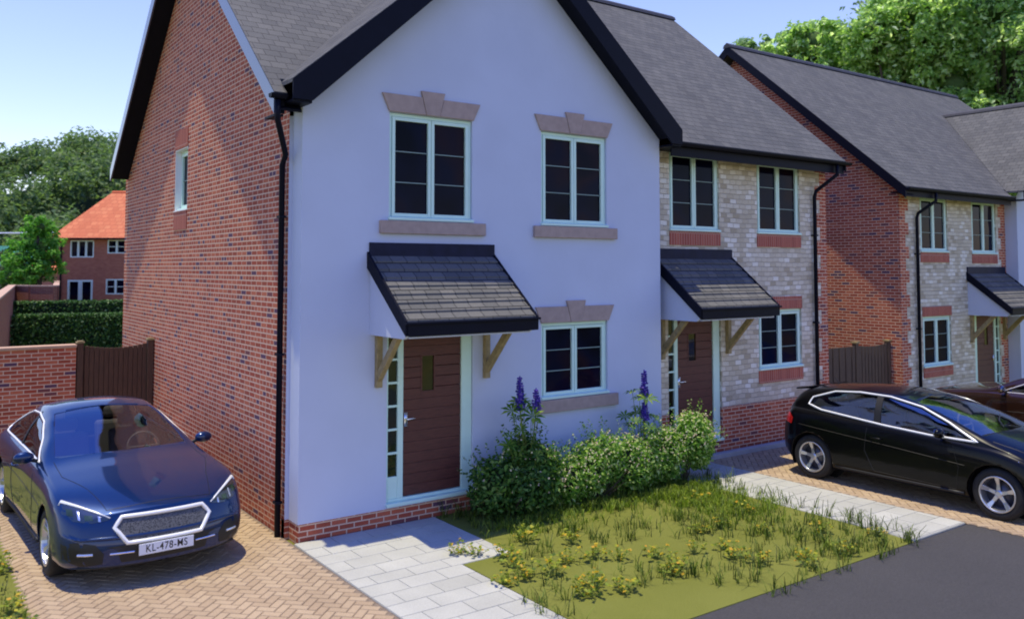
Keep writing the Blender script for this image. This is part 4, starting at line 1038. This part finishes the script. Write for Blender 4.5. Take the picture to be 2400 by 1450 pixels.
    def front(x,z,off=.004):
        h=bvh.ray_cast(Vector((x,-2,z)),Vector((0,1,0))); 
        return (h[0] if h[0] else Vector((x,.4,z)))+Vector((0,-off,0))
    def rear(x,z,off=.004):
        h=bvh.ray_cast(Vector((x,Ln+2,z)),Vector((0,-1,0))); return (h[0] if h[0] else Vector((x,Ln-.4,z)))+Vector((0,off,0))
    def dens(poly,step=.05,closed=True):
        out=[]; n=len(poly)
        for i in range(n if closed else n-1):
            a,b=poly[i],poly[(i+1)%n]; d=math.hypot(b[0]-a[0],b[1]-a[1]); k=max(1,int(d/step))
            for q in range(k): out.append((a[0]+(b[0]-a[0])*q/k,a[1]+(b[1]-a[1])*q/k))
        if not closed: out.append(poly[-1])
        return out
    def smoothpoly(poly,it=2):
        for _ in range(it):
            o=[]
            for i in range(len(poly)):
                a,b=poly[i],poly[(i+1)%len(poly)]; o+=[(a[0]*.75+b[0]*.25,a[1]*.75+b[1]*.25),(a[0]*.25+b[0]*.75,a[1]*.25+b[1]*.75)]
            poly=o
        return poly
    def patch(poly,fn,R_=6,step=.05):
        p=dens(poly,step); cx=sum(a[0] for a in p)/len(p); cy=sum(a[1] for a in p)/len(p); mb=MB(); n=len(p)
        vs=[fn(cx,cy)]; 
        for r in range(1,R_+1):
            for a in p: vs.append(fn(cx+(a[0]-cx)*r/R_,cy+(a[1]-cy)*r/R_))
        fs=[(0,1+i,1+(i+1)%n) for i in range(n)]
        for r in range(1,R_):
            o=1+(r-1)*n; q=1+r*n
            fs+=[(o+i,q+i,q+(i+1)%n,o+(i+1)%n) for i in range(n)]
        return mb.add(vs,fs)
    # --- cut openings
    def cut(poly,ax,keep):
        """poly (u,v): ax 'x' -> (s,z) seen from the side; 'z' -> (x,s) seen from above; keep(center) limits the region"""
        us=[p[0] for p in poly]; vs_=[p[1] for p in poly]; n=len(poly)
        area=sum(poly[i][0]*poly[(i+1)%n][1]-poly[(i+1)%n][0]*poly[i][1] for i in range(n))
        sg=1 if area>0 else -1
        uv=(lambda c:(c.y,c.z)) if ax=='x' else (lambda c:(c.x,c.y))
        for i in range(n):
            a,b=poly[i],poly[(i+1)%n]
            fs=[f for f in bm.faces if keep(f.calc_center_median()) and min(us)-.12<uv(f.calc_center_median())[0]<max(us)+.12 and min(vs_)-.12<uv(f.calc_center_median())[1]<max(vs_)+.12]
            # only faces near this edge segment
            dx,dy=b[0]-a[0],b[1]-a[1]; l=math.hypot(dx,dy)
            near=[]
            for f in fs:
                c=uv(f.calc_center_median()); t=((c[0]-a[0])*dx+(c[1]-a[1])*dy)/l; d=abs((c[0]-a[0])*dy-(c[1]-a[1])*dx)/l
                if -.12<t<l+.12 and d<.12: near.append(f)
            if not near: continue
            geom=list({v for f in near for v in f.verts})+list({e for f in near for e in f.edges})+near
            if ax=='x': co_,no_=Vector((0,a[0],a[1])),Vector((0,-dy,dx))
            else: co_,no_=Vector((a[0],a[1],0)),Vector((-dy,dx,0))
            bmesh.ops.bisect_plane(bm,geom=geom,plane_co=co_,plane_no=no_.normalized(),dist=.0004)
        dele=[]
        for f in bm.faces:
            c3=f.calc_center_median()
            if not keep(c3): continue
            c=uv(c3); ins=False; j=n-1
            for i in range(n):
                if (poly[i][1]>c[1])!=(poly[j][1]>c[1]) and c[0]<(poly[j][0]-poly[i][0])*(c[1]-poly[i][1])/(poly[j][1]-poly[i][1])+poly[i][0]: ins=not ins
                j=i
            if ins: dele.append(f)
        bmesh.ops.delete(bm,geom=dele,context='FACES')
    arches=[(P['fw'],P['rw']+.045),(P['bw'],P['rw']+.045)]
    for (s0,rr) in arches:
        poly=[(s0+rr*math.cos(6.283*k/22),P['rw']+rr*math.sin(6.283*k/22)) for k in range(22)]
        for sg in (1,-1): cut(poly,'x',lambda c,sg=sg:c.x*sg>.52 )
    side_polys=P['side']
    for poly in side_polys:
        for sg in (1,-1): cut(poly,'x',lambda c,sg=sg:c.x*sg>.35)
    cut(P['wind'],'z',lambda c:c.z>.9); cut(P['back'],'z',lambda c:c.z>.85)
    me=bpy.data.meshes.new('body'); bm.to_mesh(me); bm.free(); me.materials.append(mat_paint)
    me.polygons.foreach_set('use_smooth',[True]*len(me.polygons))
    body=bpy.data.objects.new('body',me); COL.objects.link(body); body.parent=root
    so_=body.modifiers.new('thick','SOLIDIFY'); so_.thickness=.012; so_.offset=-1
    kw=dict(parent=root,local=True)
    def O(n,mb,mt,par=root,**k): return obj(n,mb,mt,par,local=True,**k)
    # glass
    O('windscreen',patch(P['wind'],lambda a,b:top(a,b,-.004)),M_cglass,smooth=True)
    O('rear_window',patch(P['back'],lambda a,b:top(a,b,-.004)),M_cglass,smooth=True)
    for sg in (1,-1):
        for poly in side_polys: O('side_window',patch(poly,lambda a,b,sg=sg:side(a,b,sg,-.005)),M_cglass,smooth=True)
        pts=[side(a,b,sg,-.003) for a,b in dens(P['trim'],.04)]
        O('window_trim',MB().tube(pts,P.get('trimr',.014),6,closed=True),M_trimw,smooth=True)
        for bp in P.get('pillars',[]):
            O('pillar',patch(bp,lambda a,b,sg=sg:side(a,b,sg,.002),3),M_dark,smooth=True)
    # arches, wheels
    for s0,_ in arches:
        for sg in (1,-1):
            w_=hermite(wm,s0); rr=P['rw']+.045
            tub=MB(); k=22
            for q in range(k):
                t0,t1=R(-25+230*q/k),R(-25+230*(q+1)/k)
                f_=lambda t,x:(x,s0+rr*1.0*math.cos(t),P['rw']+rr*math.sin(t))
                tub.add([f_(t0,sg*(w_-.05)),f_(t1,sg*(w_-.05)),f_(t1,sg*.5),f_(t0,sg*.5)],[(0,1,2,3)])
            tub.lathe([(0,0),(rr,0)],(sg*.5,s0,P['rw']),'x',24)
            O('wheel_arch',tub,M_dark)
            r=P['rw']; xo=sg*(w_-.03)
            cx=xo-sg*.11
            disc=O('wheel',MB().lathe([(0,.0),(r*.45,0),(r*.45,-.02*sg),(r*.62,-.03*sg)],(xo-sg*.09,s0,r),'x',28),M_disc,smooth=True)
            tw=.105
            prof=[(r*.66,tw*.8),(r*.70,tw),(r*.88,tw*1.05),(r*.97,tw*.85),(r,tw*.55),(r,-tw*.55),(r*.97,-tw*.85),(r*.88,-tw*1.05),(r*.70,-tw),(r*.66,-tw*.8)]
            O('tyre',MB().lathe(prof,(cx,s0,r),'x',40),M_tyre,disc,smooth=True)
            rim=MB()
            h=sg
            rim.lathe([(r*.70,(tw+.004)*h),(r*.68,(tw+.010)*h),(r*.63,(tw+.002)*h),(r*.60,tw*.5*h),(r*.60,-tw*.7*h)],(cx,s0,r),'x',40)
            rim.lathe([(0,(tw*.72)*h),(r*.10,(tw*.72)*h),(r*.16,(tw*.6)*h),(r*.17,tw*.2*h)],(cx,s0,r),'x',20)
            a0=random.uniform(0,1)
            for q in range(5):
                t=a0+q*2*math.pi/5; d=Vector((0,math.cos(t),math.sin(t))); e=Vector((0,-math.sin(t),math.cos(t))); C_=Vector((cx,s0,r))
                def pt(rad,off,xx): return C_+d*r*rad+e*r*off+Vector((xx*h,0,0))
                A=[pt(.10,-.085,tw*.62),pt(.10,.085,tw*.62),pt(.36,.062,tw*.66),pt(.64,.10,tw*.92),pt(.64,-.10,tw*.92),pt(.36,-.062,tw*.66)]
                B=[p-Vector((.035*h,0,0)) for p in A]
                rim.add(A+B,[tuple(range(6)),tuple(range(11,5,-1))]+[(i,(i+1)%6,6+(i+1)%6,6+i) for i in range(6)])
            O('rim',rim,M_rim,disc,bevel=.006)
    # seams, handles, mirrors, sills
    for sg in (1,-1):
        seam=MB()
        for ln in P['seams']: seam.tube([side(a,b,sg,.0005) for a,b in dens(ln,.06,False)],.0035,4)
        O('door_gap',seam,M_dark)
        for (s0,z0) in P['handles']:
            p=side(s0,z0,sg,.0); O('door_handle',MB().tube([p,p+Vector((sg*.03,.03,0)),p+Vector((sg*.03,.15,.004)),p+Vector((0,.18,.004))],.011,8),mat_paint,smooth=True)
        mp=side(*P['mirror'],sg,0)
        mm=MB().ell((mp.x+sg*.15,mp.y-.02,mp.z+.045),(.105,.055,.068),16,10); mi=O('mirror',mm,mat_paint,smooth=True)
        O('mirror_arm',MB().tube([mp+Vector((-sg*.02,.01,-.02)),mp+Vector((sg*.08,0,.01))],.022,8),M_dark,mi)
        O('mirror_glass',MB().ell((mp.x+sg*.15,mp.y+.018,mp.z+.045),(.09,.028,.055),14,8),M_cglass,mi,smooth=True)
        sp=[side(a,P['z0'][1][1]+.075,sg,.004) for a in [P['fw']+.42+(P['bw']-P['fw']-.84)*k/12 for k in range(13)]]
        O('sill_trim',MB().tube(sp,.022,8),M_dark,smooth=True)
    hood=MB()
    for ln in P.get('hood',[]):
        for sg in (1,-1): hood.tube([top(a*sg,b,.0005) for a,b in dens(ln,.06,False)],.0035,4)
    if hood.v: O('bonnet_gap',hood,M_dark)
    # interior
    c0,c1=P['cab']
    it=MB().box(-.62,c0,.28,.62,c1,.42); it.prism([(c0-.22,.45),(c0+.3,.45),(c0+.32,.80),(c0+.1,P['belt']-.02),(c0-.2,P['belt']-.05)],'x',-.68,.68); it.box(-.64,c1-.1,.4,.64,c1+.0,.85)
    O('dashboard',it,M_inner,bevel=.03)
    for x in (-.36,.36):
        for k,s0 in enumerate((c0+.95,c0+1.75)):
            if s0>c1-.1: continue
            sm=MB().box(x-.25,s0-.5,.42,x+.25,s0,.58); sm.prism([(s0-.06,.5),(s0+.10,.5),(s0+.26,P['belt']+.12),(s0+.12,P['belt']+.12)],'x',x-.24,x+.24)
            sm.prism([(s0+.15,P['belt']+.15),(s0+.25,P['belt']+.15),(s0+.28,P['belt']+.30),(s0+.19,P['belt']+.30)],'x',x-.13,x+.13)
            O('seat',sm,M_seat,bevel=.05)
    stw=MB(); cc=Vector((.36,c0+.40,P['belt']-.02))
    stw.tube([cc+Vector((.18*math.cos(6.283*k/24),.18*math.sin(6.283*k/24)*.35,.18*math.sin(6.283*k/24)*.93)) for k in range(24)],.016,8,closed=True); stw.tube([cc-Vector((.17,0,0)),cc+Vector((.17,0,0))],.016,6)
    O('steering_wheel',stw,M_seat,smooth=True)
    P['detail'](dict(O=O,front=front,rear=rear,side=side,top=top,patch=patch,dens=dens,root=root,smooth=smoothpoly,Ln=Ln))
    return root
# ---- coupe (s = distance behind the nose)
def coupe_detail(e):
    O,front,patch,dens,side,rear,top=e['O'],e['front'],e['patch'],e['dens'],e['side'],e['rear'],e['top']
    g=[(-.455,.605),(-.385,.695),(.385,.695),(.455,.605),(.35,.455),(-.35,.455)]
    gp=O('grille',patch(g,lambda a,b:front(a,b,.004),6),None)
    m,nt,bs,_=newmat('grille_mesh'); v=objco(nt); ck=N(nt,'ShaderNodeTexVoronoi'); ck.inputs['Scale'].default_value=70; L(nt,v,ck.inputs['Vector'])
    L(nt,ramp(nt,ck.outputs['Distance'],[(.25,(.004,.004,.005)),(.55,(.10,.10,.11))]),bs.inputs['Base Color']); bs.inputs['Roughness'].default_value=.4
    gp.data.materials.clear(); gp.data.materials.append(m)
    O('grille_surround',MB().tube([front(a,b,.010) for a,b in dens(g,.05)],.021,8,closed=True),M_trimw,e['root'],smooth=True)
    pl=MB(); y0=front(0,.37,0).y-.03
    pl.box(-.26,y0-.008,.325,.26,y0,.435); po=O('number_plate',pl,M_plate,bevel=.004)
    O('plate_mount',MB().box(-.22,y0+.001,.34,.22,y0+.12,.42),M_dark,po)
    cu=bpy.data.curves.new('plate_text','FONT'); cu.body='KL-478-MS'; cu.size=.105; cu.align_x='CENTER'; cu.align_y='CENTER'; cu.extrude=.001; cu.offset=.0004; cu.space_character=1.12
    t=bpy.data.objects.new('t',cu); me=bpy.data.meshes.new_from_object(t); bpy.data.objects.remove(t)
    me.materials.append(M_dark); to=bpy.data.objects.new('plate_lettering',me); COL.objects.link(to); to.parent=po; to.location=(0,y0-.0095,.379); to.rotation_euler=(math.pi/2,0,0)
    to.scale=(.76,1,1)
    li=[(-.44,.40),(-.53,.43),(-.40,.435),(.40,.435),(.53,.43),(.44,.40),(.40,.27),(-.40,.27)]
    O('lower_intake',patch(li,lambda a,b:front(a,b,.003),5),M_dark)
    for sg in (1,-1):
        O('intake_strip',MB().tube([front(sg*x,.365,.012) for x in (.29,.36,.43,.50)],.009,6),M_chrome)
        hl=[(sg*a,b) for a,b in [(.50,.675),(.47,.70),(.58,.745),(.72,.795),(.85,.83),(.875,.80),(.86,.735),(.78,.675),(.64,.655)]]
        h=O('headlight',patch(hl,lambda a,b:front(a,b,.004),6),M_lampg,smooth=True)
        for (a,b,wd,hh) in ((.575,.688,.010,.022),(.66,.70,.032,.020),(.735,.72,.009,.036),(.80,.745,.024,.026)):
            q=[(sg*(a-wd),b-hh),(sg*(a-wd),b+hh),(sg*(a+wd),b+hh+.006),(sg*(a+wd),b-hh+.004)]
            O('lamp_unit',patch(q,lambda x,z:front(x,z,.008),2),M_lampi if wd<.02 else M_lampd,h,smooth=True)
        O('lamp_strip',MB().tube([front(sg*a,b,.008) for a,b in ((.485,.693),(.58,.738),(.72,.79),(.845,.828),(.868,.80))],[.006,.010,.014,.018,.008],6),M_trimw,h,smooth=True)
        fi=[(sg*a,b) for a,b in [(.56,.27),(.55,.37),(.62,.46),(.76,.49),(.88,.47),(.87,.32),(.74,.255)]]
        f=O('fog_intake',patch(fi,lambda a,b:front(a,b,.004),5),M_dark,smooth=True)
        O('fog_lamp',MB().tube([front(sg*a,.372,.012) for a in (.64,.70,.76)],.012,6),M_lampi,f)
        O('splitter',MB().tube([front(sg*a,.225,.012) for a in (.02,.2,.4,.6,.75)],.018,8),M_dark,smooth=True)
        O('tail_light',patch([(sg*a,b) for a,b in [(.45,.82),(.45,.90),(.80,.92),(.84,.84),(.7,.80)]],lambda a,b:rear(a,b,.004),3),M_tail)
    O('badge',MB().ell(tuple(front(0,.715,.0)+Vector((0,.06,.032))),(.03,.02,.012),12,6),M_chrome,smooth=True)
def mirror_poly(p): return p
COUPE=dict(L=4.95,
 z0=[(0,.24),(.25,.19),(4.6,.20),(4.95,.30)],
 zc=[(0,.745),(.12,.80),(.5,.885),(1.2,.98),(1.72,1.045),(2.2,1.235),(2.75,1.405),(3.2,1.465),(3.6,1.455),(4.1,1.34),(4.55,1.13),(4.85,1.06),(4.95,1.0)],
 zb=[(0,.66),(.15,.73),(.5,.83),(1.2,.91),(1.8,.955),(3.0,.985),(4.2,1.0),(4.8,.99),(4.95,.93)],
 zr=[(0,.70),(.15,.775),(.5,.87),(1.2,.955),(1.62,1.0),(2.2,1.20),(2.75,1.355),(3.2,1.405),(3.6,1.39),(4.1,1.27),(4.5,1.09),(4.85,1.02),(4.95,.96)],
 w=[(0,.74),(.1,.85),(.3,.91),(.8,.945),(1.5,.93),(2.6,.93),(3.6,.945),(4.2,.955),(4.7,.90),(4.95,.78)],
 ws=[(0,.68),(.1,.79),(.3,.85),(.8,.885),(1.5,.87),(2.6,.855),(3.6,.865),(4.2,.875),(4.7,.82),(4.95,.70)],
 wr=[(0,.58),(.3,.70),(.8,.74),(1.5,.76),(1.9,.73),(2.5,.625),(3.2,.575),(3.8,.57),(4.3,.62),(4.7,.66),(4.95,.58)],
 nose=.30,lean=.42,tail=.22,tlean=.12,fw=.98,bw=4.02,rw=.345,belt=.97,cab=(1.95,4.2),
 wind=[(-.70,1.80),(-.35,1.755),(0,1.74),(.35,1.755),(.70,1.80),(.63,2.3),(.535,2.82),(0,2.90),(-.535,2.82),(-.63,2.3)],
 back=[(-.50,3.72),(0,3.66),(.50,3.72),(.57,4.42),(0,4.50),(-.57,4.42)],
 side=[[(2.02,1.0),(2.42,1.16),(2.84,1.285),(3.25,1.33),(3.62,1.31),(3.95,1.235),(4.25,1.09),(4.18,1.035),(3.2,1.02)]],
 trim=[(1.94,.985),(2.39,1.17),(2.82,1.303),(3.25,1.35),(3.65,1.33),(4.0,1.25),(4.34,1.09),(4.25,1.02),(3.2,1.0)],
 pillars=[[(3.12,1.0),(3.20,1.0),(3.24,1.375),(3.17,1.375)]],
 seams=[[(1.78,.30),(1.72,.6),(1.86,.95)],[(3.16,.985),(3.18,.6),(3.05,.32)],[(1.78,.30),(3.05,.32)],[(1.3,.66),(2.4,.70),(3.6,.72)]],
 handles=[(2.90,.80)],mirror=(2.02,1.0),hood=[[(.50,.24),(.60,.7),(.74,1.15),(.73,1.68)],[(0,.20),(.3,.205),(.50,.24)]],
 detail=coupe_detail,trimr=.013)
M_navy=paint('navy_paint',(.003,.020,.090),.35); M_blk=paint('black_paint',(.0008,.0008,.0016),.0,1.22); M_brn=paint('brown_paint',(.028,.012,.006),.3)
car('coupe','dark blue coupe with a chrome framed grille on the left driveway',COUPE,(-1.62,-.44,.022),R(2.2),M_navy).scale=(1.06,1.0,1.03)
# ---- hatchback
def hatch_detail(e):
    O,front,patch,dens,side,rear,top=e['O'],e['front'],e['patch'],e['dens'],e['side'],e['rear'],e['top']
    O('grille',patch([(-.45,.50),(-.5,.58),(.5,.58),(.45,.50)],lambda a,b:front(a,b,.004),4),M_dark)
    O('lower_intake',patch([(-.5,.26),(-.45,.40),(.45,.40),(.5,.26)],lambda a,b:front(a,b,.004),4),M_dark)
    for sg in (1,-1):
        O('headlight',patch([(sg*a,b) for a,b in [(.48,.60),(.52,.66),(.70,.74),(.84,.80),(.85,.72),(.74,.62)]],lambda a,b:front(a,b,.004),5),M_lampi,smooth=True)
        tl=[(4.05,.80),(4.02,.90),(4.10,.97),(4.20,.98),(4.27,.90),(4.24,.82)]
        O('tail_light',patch(tl,lambda a,b:side(a,b,sg,.005),4,.03),M_tail,smooth=True)
    O('spoiler',MB().prism([(3.93,1.375),(4.20,1.325),(4.21,1.30),(3.95,1.33)],'x',-.52,.52),M_blk,bevel=.01)
    O('wiper',MB().tube([top(-.1,1.14,.012),top(.1,1.3,.014),top(.38,1.42,.014)],.008,5),M_dark)
    O('aerial',MB().tube([top(0,3.75,0),top(0,3.75,0)+Vector((0,.10,.10))],.006,5,taper=.4),M_dark)
HATCH=dict(L=4.40,
 z0=[(0,.24),(.25,.19),(4.1,.20),(4.40,.34)],
 zc=[(0,.70),(.12,.77),(.45,.90),(.85,1.0),(1.15,1.075),(1.6,1.235),(2.1,1.375),(2.6,1.445),(3.0,1.45),(3.5,1.42),(3.95,1.365),(4.15,1.27),(4.32,1.02),(4.40,.90)],
 zb=[(0,.62),(.15,.70),(.5,.81),(1.0,.89),(2.0,.945),(3.0,.99),(3.7,1.04),(4.1,1.05),(4.3,.96),(4.40,.84)],
 zr=[(0,.66),(.15,.74),(.5,.86),(.95,.96),(1.15,1.02),(1.6,1.18),(2.1,1.315),(2.6,1.385),(3.0,1.395),(3.5,1.37),(3.95,1.31),(4.15,1.21),(4.32,.99),(4.40,.87)],
 w=[(0,.68),(.1,.80),(.3,.87),(.8,.90),(1.5,.90),(2.6,.905),(3.5,.91),(3.9,.90),(4.2,.85),(4.40,.74)],
 ws=[(0,.62),(.1,.74),(.3,.81),(.8,.84),(1.5,.84),(2.6,.84),(3.5,.835),(3.9,.81),(4.2,.76),(4.40,.66)],
 wr=[(0,.52),(.3,.66),(.8,.73),(1.2,.74),(1.7,.67),(2.3,.61),(3.0,.59),(3.6,.58),(4.0,.58),(4.2,.60),(4.40,.56)],
 nose=.34,lean=.5,tail=.20,tlean=.05,fw=.90,bw=3.68,rw=.335,belt=.97,cab=(1.5,3.8),
 wind=[(-.70,1.16),(-.35,1.10),(0,1.08),(.35,1.10),(.70,1.16),(.64,1.6),(.56,2.12),(0,2.20),(-.56,2.12),(-.64,1.6)],
 back=[(-.47,4.10),(0,4.10),(.47,4.10),(.52,4.27),(0,4.30),(-.52,4.27)],
 side=[[(1.28,.965),(1.62,1.13),(2.02,1.275),(2.5,1.355),(3.0,1.365),(3.4,1.33),(3.68,1.22),(3.72,1.14),(3.5,1.085),(2.5,1.005),(1.8,.97)]],
 trim=[(1.16,.955),(1.58,1.145),(2.0,1.295),(2.5,1.378),(3.0,1.387),(3.42,1.352),(3.76,1.235),(3.80,1.13),(3.55,1.07),(2.5,.985),(1.8,.95)],
 pillars=[[(2.55,.99),(2.66,.99),(2.70,1.375),(2.60,1.375)]],
 seams=[[(1.42,.30),(1.38,.6),(1.48,.93)],[(2.72,.99),(2.76,.6),(2.62,.32)],[(1.42,.30),(2.62,.32)],[(1.3,.64),(2.4,.72),(3.9,.82)]],
 handles=[(2.48,.80)],mirror=(1.62,.98),hood=[[(.42,.22),(.62,.5),(.72,1.0)],[(0,.18),(.42,.22)]],
 detail=hatch_detail,trimr=.017)
car('hatchback','glossy black hatchback with bright window trim parked in front of the stone house',HATCH,(8.60,-5.36,.022),0,M_blk)
P3=dict(COUPE); P3['detail']=coupe_detail
def plain_detail(e):
    O,front,patch,side=e['O'],e['front'],e['patch'],e['side']
    O('grille',patch([(-.40,.50),(-.40,.62),(.40,.62),(.40,.50)],lambda a,b:front(a,b,.004),4),M_dark)
    for sg in (1,-1):
        O('headlight',patch([(sg*a,b) for a,b in [(.50,.64),(.58,.74),(.82,.80),(.84,.72)]],lambda a,b:front(a,b,.004),4),M_lampi,smooth=True)
        O('side_strip',MB().tube([side(s,.80,sg,.006) for s in (2.85,3.0,3.15,3.3,3.5)],.012,6),M_trimw)
P3['detail']=plain_detail; P3['trimr']=.007
car('brown_car','dark brown car parked nose in beyond the black hatchback',P3,(13.1,-.5,.0),math.pi,M_brn).scale=(1,1,1.09)
